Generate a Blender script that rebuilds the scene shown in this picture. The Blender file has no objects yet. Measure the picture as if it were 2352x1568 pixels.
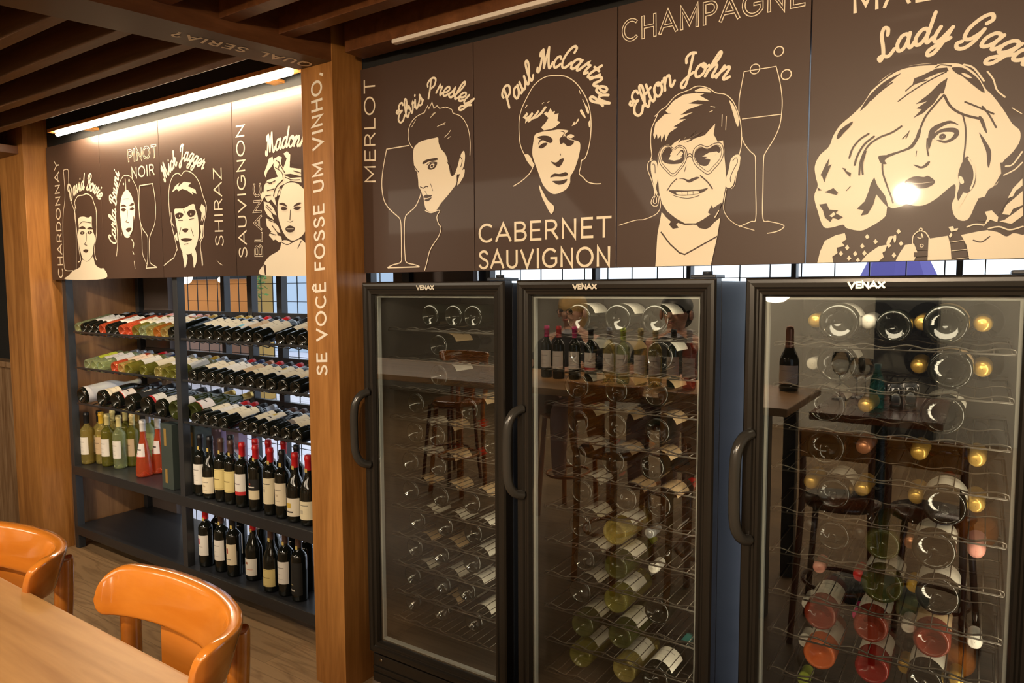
import bpy, bmesh, math, random
from mathutils import Vector, Matrix
from mathutils.geometry import tessellate_polygon
random.seed(7)
D = bpy.data
COL = bpy.context.scene.collection
PI = math.pi
R = math.radians

# ------------------------------------------------------------------ camera, world, lights, exposure
scene = bpy.context.scene
cam = D.objects.new('camera', D.cameras.new('camera'))
COL.objects.link(cam)
cam.data.sensor_width = 36.0
cam.data.lens = 1620.0 / 2352.0 * 36.0
cam.data.clip_start = 0.02
cam.location = (1.365, -1.8206, 1.4533)
cam.rotation_euler = (Matrix.Rotation(0.5914, 3, 'Z') @ Matrix.Rotation(PI / 2 - 0.0752, 3, 'X') @ Matrix.Rotation(-0.0045, 3, 'Z')).to_euler()
cam.data.dof.use_dof = False
scene.camera = cam
scene.view_settings.view_transform = 'Standard'
scene.view_settings.look = 'None'
scene.view_settings.gamma = 1.0
scene.view_settings.use_curve_mapping = False
scene.view_settings.exposure = 0.0
scene.cycles.max_bounces = 8
scene.cycles.diffuse_bounces = 3
scene.cycles.glossy_bounces = 4
scene.cycles.transmission_bounces = 6
scene.cycles.transparent_max_bounces = 16
scene.cycles.caustics_reflective = False
scene.cycles.caustics_refractive = False
scene.cycles.sample_clamp_indirect = 4.0
scene.cycles.use_denoising = True

world = D.worlds.new('daylight')
scene.world = world
world.use_nodes = True
bg = world.node_tree.nodes['Background']
bg.inputs[0].default_value = (0.80, 0.90, 1.0, 1)
bg.inputs[1].default_value = 1.9

def area(name, loc, rot, sx, sy, power, color):
    l = D.lights.new(name, 'AREA')
    l.shape = 'RECTANGLE'; l.size = sx; l.size_y = sy; l.energy = power; l.color = color
    o = D.objects.new(name, l); COL.objects.link(o)
    o.location = loc; o.rotation_euler = rot
    return o
def spot(name, loc, target, power, color, angle=70, radius=0.04, blend=0.6):
    l = D.lights.new(name, 'SPOT'); l.energy = power; l.color = color
    l.spot_size = R(angle); l.spot_blend = blend; l.shadow_soft_size = radius
    o = D.objects.new(name, l); COL.objects.link(o); o.location = loc
    o.rotation_euler = (Vector(target) - Vector(loc)).to_track_quat('-Z', 'Y').to_euler()
    return o
WARM = (1.0, 0.74, 0.47)
area('overhead_fill', (0.8, -3.2, 2.36), (R(28), 0, 0), 3.6, 1.4, 125, (1.0, 0.80, 0.58))  # added soft overhead fill for the room, no known fixture
area('overhead_fill', (-3.0, -3.4, 2.36), (R(25), 0, 0), 2.6, 1.4, 85, (1.0, 0.82, 0.60))  # second added fill, over the left half of the room
area('wall_fill', (0.5, -4.6, 2.32), (R(-55), 0, 0), 5.0, 0.4, 150, (1.0, 0.86, 0.66))  # added light that brightens the back wall mirrored in the doors
spot('added_spot', (0.955, -2.88, 1.99), (0.42, 0.0, 1.80), 190, WARM, 62, 0.05, 0.9)  # added spot at the globe pendant, standing in for its light
spot('added_spot', (2.3, -3.0, 2.33), (1.15, 0.0, 1.80), 150, WARM, 50, 0.15, 0.9)  # added spot brightening the right-hand portrait panels
spot('added_spot', (-1.2, -1.9, 2.18), (-1.3, 0.1, 1.0), 75, (1.0, 0.82, 0.62), 75, 0.05)  # added spot brightening the bottle rack
spot('added_spot', (-1.5, -1.9, 2.18), (-2.75, 0.2, 0.95), 110, (1.0, 0.82, 0.62), 75, 0.05)  # added spot brightening the niche side beside the rack
spot('added_spot', (-1.75, -0.40, 2.17), (-2.95, 0.0, 1.15), 42, WARM, 70, 0.05)
spot('added_spot', (-0.5, -1.25, 2.16), (-0.5, -2.3, 1.15), 120, WARM, 75, 0.05)  # added spot so the mirrored people show in the doors
spot('added_spot', (0.1, -2.3, 2.25), (0.2, -1.3, 0.95), 110, (1.0, 0.78, 0.52), 60, 0.06)  # spot without a fixture, aimed at the near table and stool

# ------------------------------------------------------------------ helpers
ANCHOR = {}
def W(o):
    v = Vector((0, 0, 0))
    while o is not None:
        v = v + o.location
        o = o.parent
    return v
def tag(o, label, cat, group=None, kind=None):
    if label: o['label'] = label
    if cat: o['category'] = cat
    if group: o['group'] = group
    if kind: o['kind'] = kind
    return o
def thing(name, label, cat, loc=(0, 0, 0), group=None):
    o = D.objects.new(name, None); COL.objects.link(o)
    o.empty_display_size = 0.1
    o.location = loc
    return tag(o, label, cat, group)
class MB:
    def __init__(s): s.v = []; s.f = []; s.m = []; s.sm = []
    def add(s, vs, fs, mi=0, smooth=False):
        b = len(s.v); s.v += [tuple(x) for x in vs]
        for f in fs:
            s.f.append(tuple(i + b for i in f)); s.m.append(mi); s.sm.append(smooth)
    def box(s, x0, x1, y0, y1, z0, z1, bev=0.0, mi=0, seg=2):
        bm = bmesh.new()
        bmesh.ops.create_cube(bm, size=1)
        for v in bm.verts:
            v.co = Vector((x0 + (v.co.x + .5) * (x1 - x0), y0 + (v.co.y + .5) * (y1 - y0), z0 + (v.co.z + .5) * (z1 - z0)))
        if bev > 0: bmesh.ops.bevel(bm, geom=list(bm.edges), offset=bev, segments=seg, affect='EDGES', profile=0.6)
        s.bm(bm, mi)
    def bm(s, bm, mi=0, smooth=False):
        bm.verts.index_update()
        s.add([v.co[:] for v in bm.verts], [[v.index for v in f.verts] for f in bm.faces], mi, smooth)
        bm.free()
    def obox(s, p0, p1, w, h, bev=0.0, mi=0):       # bar from p0 to p1, w across (horizontal), h vertical
        p0 = Vector(p0); p1 = Vector(p1); d = p1 - p0; L = d.length; d.normalize()
        up = Vector((0, 0, 1)) if abs(d.z) < 0.95 else Vector((0, 1, 0))
        sd = d.cross(up).normalized(); up = sd.cross(d)
        bm = bmesh.new(); bmesh.ops.create_cube(bm, size=1)
        for v in bm.verts: v.co = p0 + d * (v.co.x + .5) * L + sd * v.co.y * w + up * v.co.z * h
        if bev > 0: bmesh.ops.bevel(bm, geom=list(bm.edges), offset=bev, segments=2, affect='EDGES', profile=0.6)
        s.bm(bm, mi)
    def lathe(s, prof, seg=32, c=(0, 0, 0), mi=0, smooth=True, cap0=False, cap1=False):
        n = len(prof); vs = []; fs = []
        for (r, z) in prof:
            for k in range(seg):
                a = 2 * PI * k / seg
                vs.append((c[0] + r * math.cos(a), c[1] + r * math.sin(a), c[2] + z))
        for i in range(n - 1):
            for k in range(seg):
                k2 = (k + 1) % seg
                fs.append((i * seg + k, i * seg + k2, (i + 1) * seg + k2, (i + 1) * seg + k))
        if cap0: fs.append(tuple(range(seg - 1, -1, -1)))
        if cap1: fs.append(tuple((n - 1) * seg + k for k in range(seg)))
        s.add(vs, fs, mi, smooth)
    def tube(s, pts, r, seg=8, mi=0, closed=False, radii=None):
        pts = [Vector(p) for p in pts]; n = len(pts); vs = []; fs = []
        prev = None
        for i, p in enumerate(pts):
            if closed: t = pts[(i + 1) % n] - pts[i - 1]
            else: t = pts[min(i + 1, n - 1)] - pts[max(i - 1, 0)]
            t.normalize()
            if prev is None:
                a = Vector((0, 0, 1)) if abs(t.z) < 0.9 else Vector((1, 0, 0))
                u = t.cross(a).normalized()
            else:
                u = (prev - t * prev.dot(t)).normalized()
            prev = u; w = t.cross(u)
            rr = radii[i] if radii else r
            for k in range(seg):
                a = 2 * PI * k / seg
                vs.append(p + u * math.cos(a) * rr + w * math.sin(a) * rr)
        for i in range(n if closed else n - 1):
            j = (i + 1) % n
            for k in range(seg):
                k2 = (k + 1) % seg
                fs.append((i * seg + k, i * seg + k2, j * seg + k2, j * seg + k))
        if not closed:
            fs.append(tuple(range(seg - 1, -1, -1))); fs.append(tuple((n - 1) * seg + k for k in range(seg)))
        s.add(vs, fs, mi, True)
    def cyl(s, p0, p1, r, seg=16, mi=0, r1=None):
        s.tube([p0, p1], r, seg, mi, radii=[r, r if r1 is None else r1])
    def ellipsoid(s, c, rx, ry, rz, mi=0, u=20, v=14):
        vs = []; fs = []
        for i in range(v + 1):
            t = PI * i / v
            for k in range(u):
                a = 2 * PI * k / u
                vs.append((c[0] + rx * math.sin(t) * math.cos(a), c[1] + ry * math.sin(t) * math.sin(a), c[2] + rz * math.cos(t)))
        for i in range(v):
            for k in range(u):
                k2 = (k + 1) % u
                fs.append((i * u + k, (i + 1) * u + k, (i + 1) * u + k2, i * u + k2))
        s.add(vs, fs, mi, True)
    def mesh(s, name, mats, off=Vector((0, 0, 0)), flat=False):
        me = D.meshes.new(name)
        me.from_pydata([(v[0] - off.x, v[1] - off.y, v[2] - off.z) for v in s.v], [], s.f)
        for m in (mats if isinstance(mats, (list, tuple)) else [mats]): me.materials.append(m)
        me.polygons.foreach_set('material_index', s.m)
        me.polygons.foreach_set('use_smooth', [x and not flat for x in s.sm])
        me.update()
        return me
    def build(s, name, mats, parent=None, origin=None, flat=False):
        off = W(parent) if parent else (Vector(origin) if origin else Vector((0, 0, 0)))
        o = D.objects.new(name, s.mesh(name, mats, off, flat)); COL.objects.link(o)
        if parent: o.parent = parent
        else: o.location = off
        return o
def struct(name, mb, mats):
    o = mb.build(name, mats); o['kind'] = 'structure'; return o
def box1(x0, x1, y0, y1, z0, z1, bev=0.0):
    m = MB(); m.box(x0, x1, y0, y1, z0, z1, bev); return m
def catmull(pts, n=6, closed=False):
    P = [Vector(p) for p in pts]; N = len(P); out = []
    if N < 3: return P
    for i in range(N if closed else N - 1):
        if closed: a, b, c, d = P[i - 1], P[i], P[(i + 1) % N], P[(i + 2) % N]
        else: a, b, c, d = P[max(i - 1, 0)], P[i], P[i + 1], P[min(i + 2, N - 1)]
        for k in range(n):
            t = k / n
            out.append(0.5 * ((2 * b) + (c - a) * t + (2 * a - 5 * b + 4 * c - d) * t * t + (3 * b - a - 3 * c + d) * t ** 3))
    if not closed: out.append(P[-1])
    return out

# ------------------------------------------------------------------ materials
def mat(name, color, rough=0.5, metal=0.0, spec=0.5, coat=0.0, trans=0.0, ior=1.45, emit=None, estr=0.0):
    m = D.materials.new(name); m.use_nodes = True
    b = m.node_tree.nodes['Principled BSDF']
    b.inputs['Base Color'].default_value = (*color, 1)
    b.inputs['Roughness'].default_value = rough
    b.inputs['Metallic'].default_value = metal
    b.inputs['Specular IOR Level'].default_value = spec
    b.inputs['Coat Weight'].default_value = coat
    b.inputs['Coat Roughness'].default_value = 0.05
    b.inputs['Transmission Weight'].default_value = trans
    b.inputs['IOR'].default_value = ior
    if emit:
        b.inputs['Emission Color'].default_value = (*emit, 1)
        b.inputs['Emission Strength'].default_value = estr
    return m
def N(m, t, **k):
    n = m.node_tree.nodes.new(t)
    for a, v in k.items(): setattr(n, a, v)
    return n
def wood(name, dark, light, axis='Z', rough=0.35, scale=1.0, coat=0.0, bump=0.05):
    m = mat(name, light, rough, coat=coat); nt = m.node_tree; L = nt.links.new
    b = nt.nodes['Principled BSDF']
    tc = N(m, 'ShaderNodeTexCoord'); mp = N(m, 'ShaderNodeMapping')
    st = {'X': (1.2, 14, 14), 'Y': (14, 1.2, 14), 'Z': (14, 14, 1.2)}[axis]
    mp.inputs['Scale'].default_value = [q * scale for q in st]
    L(tc.outputs['Object'], mp.inputs[0])
    n1 = N(m, 'ShaderNodeTexNoise'); n1.inputs['Scale'].default_value = 1.4; n1.inputs['Detail'].default_value = 6; n1.inputs['Distortion'].default_value = 1.2
    n2 = N(m, 'ShaderNodeTexNoise'); n2.inputs['Scale'].default_value = 9; n2.inputs['Detail'].default_value = 3
    L(mp.outputs[0], n1.inputs[0]); L(mp.outputs[0], n2.inputs[0])
    mx = N(m, 'ShaderNodeMath', operation='MULTIPLY_ADD'); mx.inputs[1].default_value = 0.35
    L(n2.outputs[0], mx.inputs[0]); L(n1.outputs[0], mx.inputs[2])
    r = N(m, 'ShaderNodeValToRGB')
    r.color_ramp.elements[0].position = 0.42; r.color_ramp.elements[0].color = (*dark, 1)
    r.color_ramp.elements[1].position = 0.92; r.color_ramp.elements[1].color = (*light, 1)
    L(mx.outputs[0], r.inputs[0]); L(r.outputs[0], b.inputs['Base Color'])
    bp = N(m, 'ShaderNodeBump'); bp.inputs['Strength'].default_value = bump; bp.inputs['Distance'].default_value = 0.002
    L(mx.outputs[0], bp.inputs['Height']); L(bp.outputs[0], b.inputs['Normal'])
    return m
M = {}
M['column'] = wood('column_wood', (0.22, 0.085, 0.018), (0.43, 0.195, 0.052), 'Z', 0.38, bump=0.03)
M['beam'] = wood('beam_wood', (0.070, 0.024, 0.008), (0.14, 0.052, 0.018), 'Y', 0.36, bump=0.03)
M['rafter'] = wood('rafter_wood', (0.055, 0.024, 0.010), (0.12, 0.056, 0.024), 'X', 0.45, bump=0.03)
M['niche'] = wood('niche_wood', (0.22, 0.105, 0.042), (0.38, 0.20, 0.085), 'Z', 0.45)
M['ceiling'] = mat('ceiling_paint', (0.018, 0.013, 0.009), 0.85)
M['panel'] = mat('panel_laminate', (0.060, 0.035, 0.025), 0.40, spec=0.30, coat=0.10)
M['cream'] = mat('cream_print', (0.76, 0.665, 0.51), 0.35, spec=0.3, coat=0.13)
M['white_print'] = mat('white_print', (0.80, 0.73, 0.62), 0.4)
M['beam_under'] = mat('dark_laminate', (0.050, 0.030, 0.024), 0.38, spec=0.4)
M['black_metal'] = mat('black_metal', (0.030, 0.032, 0.036), 0.38, 0.0, spec=0.6)
M['shelf_metal'] = mat('black_shelf', (0.022, 0.023, 0.026), 0.34, spec=0.6)
M['wire'] = mat('black_wire', (0.03, 0.028, 0.025), 0.35, 0.6)
M['cooler_wire'] = mat('coated_wire', (0.06, 0.052, 0.044), 0.35, 0.6)
M['cooler'] = mat('cooler_body', (0.026, 0.031, 0.043), 0.30, spec=0.6)  # blue tint in the base colour stands in for reflected daylight
M['cooler_in'] = mat('cooler_lining', (0.040, 0.037, 0.034), 0.45)
M['door_frame'] = mat('door_frame_plastic', (0.016, 0.013, 0.010), 0.26, spec=0.5)
M['gasket'] = mat('gasket', (0.42, 0.44, 0.45), 0.5)
M['handle'] = mat('handle_plastic', (0.035, 0.032, 0.028), 0.16, spec=0.7)
M['chrome'] = mat('chrome', (0.62, 0.58, 0.50), 0.18, 1.0)
M['logo'] = mat('logo_silver', (0.72, 0.66, 0.55), 0.3, 0.6)
M['lamp'] = mat('tube_glow', (1, 0.95, 0.85), 0.4, emit=(1.0, 0.82, 0.56), estr=130)
M['lamp_off'] = mat('opal_diffuser', (0.62, 0.55, 0.48), 0.4)
M['globe'] = mat('opal_globe', (1, 0.97, 0.9), 0.4, emit=(1.0, 0.90, 0.72), estr=9)
M['globe_bright'] = mat('bright_globe', (1, 0.97, 0.9), 0.4, emit=(1.0, 0.90, 0.74), estr=70)
M['stool'] = wood('honey_wood', (0.46, 0.135, 0.012), (0.60, 0.205, 0.026), 'X', 0.16, 0.7, coat=0.7, bump=0.0)
M['bentwood'] = wood('bentwood', (0.16, 0.045, 0.015), (0.26, 0.085, 0.03), 'Z', 0.25, coat=0.3)
M['table'] = wood('table_wood', (0.30, 0.145, 0.045), (0.50, 0.28, 0.108), 'X', 0.36, 0.8, coat=0.0, bump=0.01)
M['gift'] = mat('gift_box_card', (0.050, 0.066, 0.058), 0.5)
M['gold_card'] = mat('gold_foil', (0.42, 0.27, 0.08), 0.4, 0.3)
M['pink'] = mat('pink_card', (0.80, 0.42, 0.36), 0.6)
M['purple'] = mat('mauve_card', (0.46, 0.34, 0.50), 0.6)
M['lavender'] = mat('lavender_ink', (0.66, 0.58, 0.72), 0.6)
M['wallgrey'] = mat('back_panel_paint', (0.115, 0.088, 0.078), 0.7)
M['roomwall'] = mat('room_wall_paint', (0.60, 0.55, 0.44), 0.8)
M['orange'] = mat('orange_plaster', (0.62, 0.22, 0.04), 0.8)
M['ochre'] = mat('ochre_plaster', (0.40, 0.24, 0.06), 0.8)
M['paleblue'] = mat('pale_facade', (0.42, 0.52, 0.62), 0.7)
M['leaf'] = mat('leaf', (0.10, 0.22, 0.05), 0.6)
M['skin'] = mat('skin', (0.50, 0.27, 0.18), 0.5)
M['skinb'] = mat('skin_fair', (0.62, 0.38, 0.28), 0.5)
M['hair_dark'] = mat('dark_hair', (0.010, 0.008, 0.007), 0.45)
M['hair_blond'] = mat('blond_hair', (0.50, 0.34, 0.13), 0.5)
M['dark_cloth'] = mat('dark_cloth', (0.015, 0.015, 0.020), 0.8)
M['shirt'] = mat('shirt_cloth', (0.55, 0.60, 0.70), 0.8)
M['clearglass'] = mat('drinking_glass', (0.95, 0.97, 0.97), 0.02, trans=0.95, ior=1.2)
M['tealglass'] = mat('teal_bottle', (0.10, 0.48, 0.42), 0.06, trans=0.6, ior=1.33)
M['trim_dark'] = mat('shadow_gap', (0.006, 0.006, 0.006), 0.8)
M['old_wood'] = wood('worn_wood', (0.13, 0.06, 0.02), (0.34, 0.22, 0.12), 'Z', 0.6)
# floor: wood-look vinyl planks running along X
def floor_mat():
    m = mat('vinyl_planks', (0.2, 0.12, 0.06), 0.42); nt = m.node_tree; L = nt.links.new; b = nt.nodes['Principled BSDF']
    tc = N(m, 'ShaderNodeTexCoord'); mp = N(m, 'ShaderNodeMapping'); mp.inputs['Rotation'].default_value = (0, 0, 0)
    L(tc.outputs['Object'], mp.inputs[0])
    br = N(m, 'ShaderNodeTexBrick'); br.inputs['Scale'].default_value = 1.0
    br.inputs['Brick Width'].default_value = 0.92; br.inputs['Row Height'].default_value = 0.16; br.inputs['Mortar Size'].default_value = 0.0012
    br.inputs['Color1'].default_value = (0.42, 0.42, 0.42, 1); br.inputs['Color2'].default_value = (0.62, 0.62, 0.62, 1); br.inputs['Mortar'].default_value = (0.2, 0.2, 0.2, 1)
    L(mp.outputs[0], br.inputs[0])
    m2 = N(m, 'ShaderNodeMapping'); m2.inputs['Scale'].default_value = (0.9, 7.5, 1); L(tc.outputs['Object'], m2.inputs[0])
    ns = N(m, 'ShaderNodeTexNoise'); ns.inputs['Scale'].default_value = 1.5; ns.inputs['Detail'].default_value = 2.5; ns.inputs['Distortion'].default_value = 0.9
    L(m2.outputs[0], ns.inputs[0])
    mt = N(m, 'ShaderNodeMath', operation='MULTIPLY'); mt.inputs[1].default_value = 13.0
    L(ns.outputs[0], mt.inputs[0])
    fr = N(m, 'ShaderNodeMath', operation='PINGPONG'); fr.inputs[1].default_value = 1.0; L(mt.outputs[0], fr.inputs[0])
    m3 = N(m, 'ShaderNodeMapping'); m3.inputs['Scale'].default_value = (3, 60, 1); L(tc.outputs['Object'], m3.inputs[0])
    n3 = N(m, 'ShaderNodeTexNoise'); n3.inputs['Scale'].default_value = 2.0; n3.inputs['Detail'].default_value = 4; L(m3.outputs[0], n3.inputs[0])
    ad = N(m, 'ShaderNodeMath', operation='MULTIPLY_ADD'); ad.inputs[1].default_value = 0.9; L(n3.outputs[0], ad.inputs[0]); L(fr.outputs[0], ad.inputs[2])
    fr = ad
    r = N(m, 'ShaderNodeValToRGB')
    r.color_ramp.elements[0].position = 0.25; r.color_ramp.elements[0].color = (0.20, 0.120, 0.058, 1)
    r.color_ramp.elements[1].position = 1.0; r.color_ramp.elements[1].color = (0.33, 0.21, 0.108, 1)
    L(fr.outputs[0], r.inputs[0])
    mx = N(m, 'ShaderNodeMix', data_type='RGBA', blend_type='MULTIPLY'); mx.inputs['Factor'].default_value = 1.0
    L(r.outputs[0], mx.inputs[6])
    sc = N(m, 'ShaderNodeMix', data_type='RGBA', blend_type='ADD'); sc.inputs['Factor'].default_value = 1.0
    L(br.outputs[0], sc.inputs[6]); sc.inputs[7].default_value = (0.4, 0.4, 0.4, 1)
    L(sc.outputs[2], mx.inputs[7]); L(mx.outputs[2], b.inputs['Base Color'])
    return m
M['floor'] = floor_mat()
def tile_mat():
    m = mat('terrace_tiles', (0.62, 0.62, 0.72), 0.5); nt = m.node_tree; b = nt.nodes['Principled BSDF']
    tc = N(m, 'ShaderNodeTexCoord'); br = N(m, 'ShaderNodeTexBrick'); br.offset = 0.0
    br.inputs['Scale'].default_value = 1; br.inputs['Brick Width'].default_value = 0.6; br.inputs['Row Height'].default_value = 0.6; br.inputs['Mortar Size'].default_value = 0.008
    br.inputs['Color1'].default_value = (0.60, 0.58, 0.66, 1); br.inputs['Color2'].default_value = (0.66, 0.64, 0.70, 1); br.inputs['Mortar'].default_value = (0.42, 0.40, 0.46, 1)
    nt.links.new(tc.outputs['Object'], br.inputs[0]); nt.links.new(br.outputs[0], b.inputs['Base Color'])
    return m
M['tiles'] = tile_mat()
# glazing of the cooler doors: clear pane that reflects like double glazing
def pane_mat():
    m = D.materials.new('door_glazing'); m.use_nodes = True; nt = m.node_tree; nt.nodes.clear(); L = nt.links.new
    o = N(m, 'ShaderNodeOutputMaterial'); t = N(m, 'ShaderNodeBsdfTransparent'); g = N(m, 'ShaderNodeBsdfGlossy'); x = N(m, 'ShaderNodeMixShader')
    t.inputs[0].default_value = (0.92, 0.93, 0.90, 1); g.inputs['Roughness'].default_value = 0.0
    f = N(m, 'ShaderNodeFresnel'); f.inputs[0].default_value = 1.52
    k = N(m, 'ShaderNodeMath', operation='MULTIPLY_ADD'); k.inputs[1].default_value = 2.8; k.inputs[2].default_value = 0.08; k.use_clamp = True
    ge = N(m, 'ShaderNodeNewGeometry'); iv = N(m, 'ShaderNodeMath', operation='SUBTRACT'); iv.inputs[0].default_value = 1.0; L(ge.outputs['Backfacing'], iv.inputs[1])
    fm = N(m, 'ShaderNodeMath', operation='MULTIPLY'); L(f.outputs[0], k.inputs[0]); L(k.outputs[0], fm.inputs[0]); L(iv.outputs[0], fm.inputs[1]); L(fm.outputs[0], x.inputs[0]); L(t.outputs[0], x.inputs[1]); L(g.outputs[0], x.inputs[2]); L(x.outputs[0], o.inputs[0])
    return m
M['pane'] = pane_mat()
def tinted(name, tint, body, solid):
    """bottle glass with its wine: clear tint, a share of body colour and a mirror-like skin"""
    m = D.materials.new(name); m.use_nodes = True; nt = m.node_tree; nt.nodes.clear(); L = nt.links.new
    o = N(m, 'ShaderNodeOutputMaterial'); t = N(m, 'ShaderNodeBsdfTransparent'); t.inputs[0].default_value = (*tint, 1)
    d = N(m, 'ShaderNodeBsdfDiffuse'); d.inputs[0].default_value = (*body, 1)
    x = N(m, 'ShaderNodeMixShader'); x.inputs[0].default_value = solid; L(t.outputs[0], x.inputs[1]); L(d.outputs[0], x.inputs[2])
    g = N(m, 'ShaderNodeBsdfGlossy'); g.inputs['Roughness'].default_value = 0.03
    lw = N(m, 'ShaderNodeLayerWeight'); lw.inputs[0].default_value = 0.22
    ml = N(m, 'ShaderNodeMath', operation='MULTIPLY_ADD'); ml.inputs[1].default_value = 0.75; ml.inputs[2].default_value = 0.03; L(lw.outputs['Fresnel'], ml.inputs[0])
    y = N(m, 'ShaderNodeMixShader'); L(ml.outputs[0], y.inputs[0]); L(x.outputs[0], y.inputs[1]); L(g.outputs[0], y.inputs[2]); L(y.outputs[0], o.inputs[0])
    return m
G = {'dark': mat('dark_green_glass', (0.006, 0.007, 0.005), 0.07, spec=0.6, coat=0.3),
     'olivedark': tinted('olive_dark_glass', (0.20, 0.22, 0.05), (0.07, 0.085, 0.018), 0.45),
     'olive': tinted('olive_glass', (0.62, 0.60, 0.16), (0.30, 0.29, 0.05), 0.28),
     'gold': tinted('white_wine_glass', (0.95, 0.86, 0.48), (0.70, 0.58, 0.18), 0.22),
     'clear': tinted('pale_green_glass', (0.88, 0.94, 0.72), (0.58, 0.66, 0.34), 0.20),
     'rose': tinted('rose_wine_glass', (0.98, 0.42, 0.24), (0.85, 0.14, 0.05), 0.34),
     'amber': tinted('amber_wine_glass', (0.95, 0.55, 0.18), (0.70, 0.24, 0.04), 0.34),
     'rosedark': tinted('deep_rose_glass', (0.60, 0.16, 0.09), (0.36, 0.055, 0.03), 0.45),
     'orange': tinted('orange_wine_glass', (1.0, 0.40, 0.14), (0.95, 0.20, 0.035), 0.5),
     'red': tinted('red_wine_glass', (0.62, 0.04, 0.03), (0.42, 0.012, 0.012), 0.5),
     'whiteglass': mat('white_ceramic', (0.74, 0.74, 0.76), 0.25)}
GNAME = {'dark': 'dark wine bottle', 'olivedark': 'dark olive wine bottle', 'olive': 'olive green wine bottle', 'gold': 'golden white-wine bottle', 'clear': 'pale green wine bottle',
         'rose': 'pink rose-wine bottle', 'amber': 'amber wine bottle', 'rosedark': 'deep rose-wine bottle', 'orange': 'bright orange rose-wine bottle', 'red': 'bright red wine bottle', 'whiteglass': 'white bottle'}
CAPC = {'black': (0.012, 0.012, 0.014), 'grey': (0.25, 0.26, 0.28), 'silver': (0.42, 0.44, 0.48), 'white': (0.72, 0.70, 0.66), 'red': (0.52, 0.015, 0.018), 'gold': (0.62, 0.40, 0.10),
        'yellow': (0.62, 0.38, 0.03), 'cream': (0.62, 0.54, 0.24), 'brown': (0.075, 0.040, 0.030), 'navy': (0.02, 0.03, 0.10), 'pink': (0.66, 0.30, 0.26), 'copper': (0.46, 0.20, 0.11),
        'lime': (0.40, 0.52, 0.06), 'teal': (0.05, 0.28, 0.28), 'orange': (0.72, 0.20, 0.03), 'magenta': (0.52, 0.02, 0.16)}
CAPM = {k: mat(k + '_capsule', c, 0.28 if k in ('gold', 'silver', 'copper') else 0.36, 0.55 if k in ('gold', 'silver', 'copper') else 0.0) for k, c in CAPC.items()}
# label papers: paper colour, optional bands (u0,u1,v0,v1,colour); u runs round the bottle, v up the label
INK = (0.05, 0.045, 0.04)
LAB = {'white': ((0.78, 0.75, 0.68), [(.25, .75, .70, .74, (.35, .33, .3)), (.35, .65, .42, .44, (.5, .48, .44)), (.3, .7, .2, .22, (.55, .53, .5))]),
       'cream': ((0.78, 0.69, 0.50), [(.25, .75, .66, .70, (.32, .27, .2)), (.4, .6, .4, .5, (.55, .45, .3)), (.3, .7, .18, .2, (.5, .42, .3))]),
       'tan': ((0.62, 0.45, 0.27), [(.25, .75, .62, .66, (.3, .2, .12)), (.3, .7, .3, .32, (.38, .26, .15))]),
       'yellow': ((0.72, 0.60, 0.25), [(.08, .92, .93, .95, (.4, .3, .1)), (.08, .92, .05, .07, (.4, .3, .1)), (.25, .75, .48, .53, (.3, .22, .08))]),
       'lime': ((0.62, 0.68, 0.06), [(.3, .7, .5, .56, (.2, .25, .05))]),
       'bluemark': ((0.76, 0.70, 0.58), [(.3, .7, .04, .30, (.16, .50, .58)), (.3, .7, .72, .84, (.15, .2, .25))]),
       'redspot': ((0.76, 0.66, 0.46), [(.38, .52, .55, .80, (.32, .02, .02)), (.3, .7, .25, .28, INK)]),
       'goldspot': ((0.78, 0.72, 0.58), [(.3, .62, .45, .72, (.62, .42, .06)), (.35, .7, .2, .28, INK)]),
       'whitered': ((0.80, 0.77, 0.70), [(.0, 1, .0, .17, (.55, .03, .03)), (.3, .7, .5, .55, (.3, .25, .25))]),
       'blackcream': ((0.74, 0.64, 0.42), [(.0, 1, .45, 1, (.012, .012, .012)), (.25, .75, .58, .64, (.7, .66, .6)), (.42, .52, .72, .80, (.6, .05, .02))]),
       'tall': ((0.76, 0.68, 0.46), [(.2, .8, .76, .79, INK), (.36, .52, .45, .58, (.45, .4, .3)), (.3, .6, .62, .64, (.4, .35, .25))]),
       'redmark': ((0.80, 0.77, 0.70), [(.3, .5, .55, .84, (.45, .03, .05)), (.3, .7, .42, .45, (.5, .45, .4))]),
       'crest': ((0.80, 0.76, 0.66), [(.38, .54, .66, .80, (.35, .14, .08)), (.2, .8, .35, .38, (.6, .2, .12))]),
       'blacklabel': ((0.014, 0.014, 0.013), [(.2, .6, .12, .17, (.5, .48, .42)), (.25, .5, .3, .33, (.3, .26, .12))]),
       'greyband': ((0.77, 0.69, 0.53), [(.0, 1, .0, .24, (.22, .18, .15)), (.4, .56, .6, .84, (.04, .04, .04))]),
       'pinkwhite': ((0.80, 0.75, 0.73), [(.35, .75, .5, .6, INK), (.45, .55, .2, .35, (.6, .2, .25)), (0, 1, 0, .05, (.6, .08, .06))]),
       'ring': ((0.012, 0.012, 0.012), [(.36, .64, .30, .72, (.62, .60, .56)), (.40, .60, .36, .66, (.02, .02, .02)), (.44, .56, .47, .53, (.6, .58, .54))]),
       'octagon': ((0.76, 0.68, 0.46), [(.2, .8, .76, .79, INK), (.36, .54, .3, .5, (.5, .45, .33))])}
for k, base in (('creamlow', 'cream'), ('pinklow', 'pinkwhite'), ('redlow', 'whitered'), ('greylow', 'white'), ('whitelow', 'goldspot')): LAB[k] = LAB[base]
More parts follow.
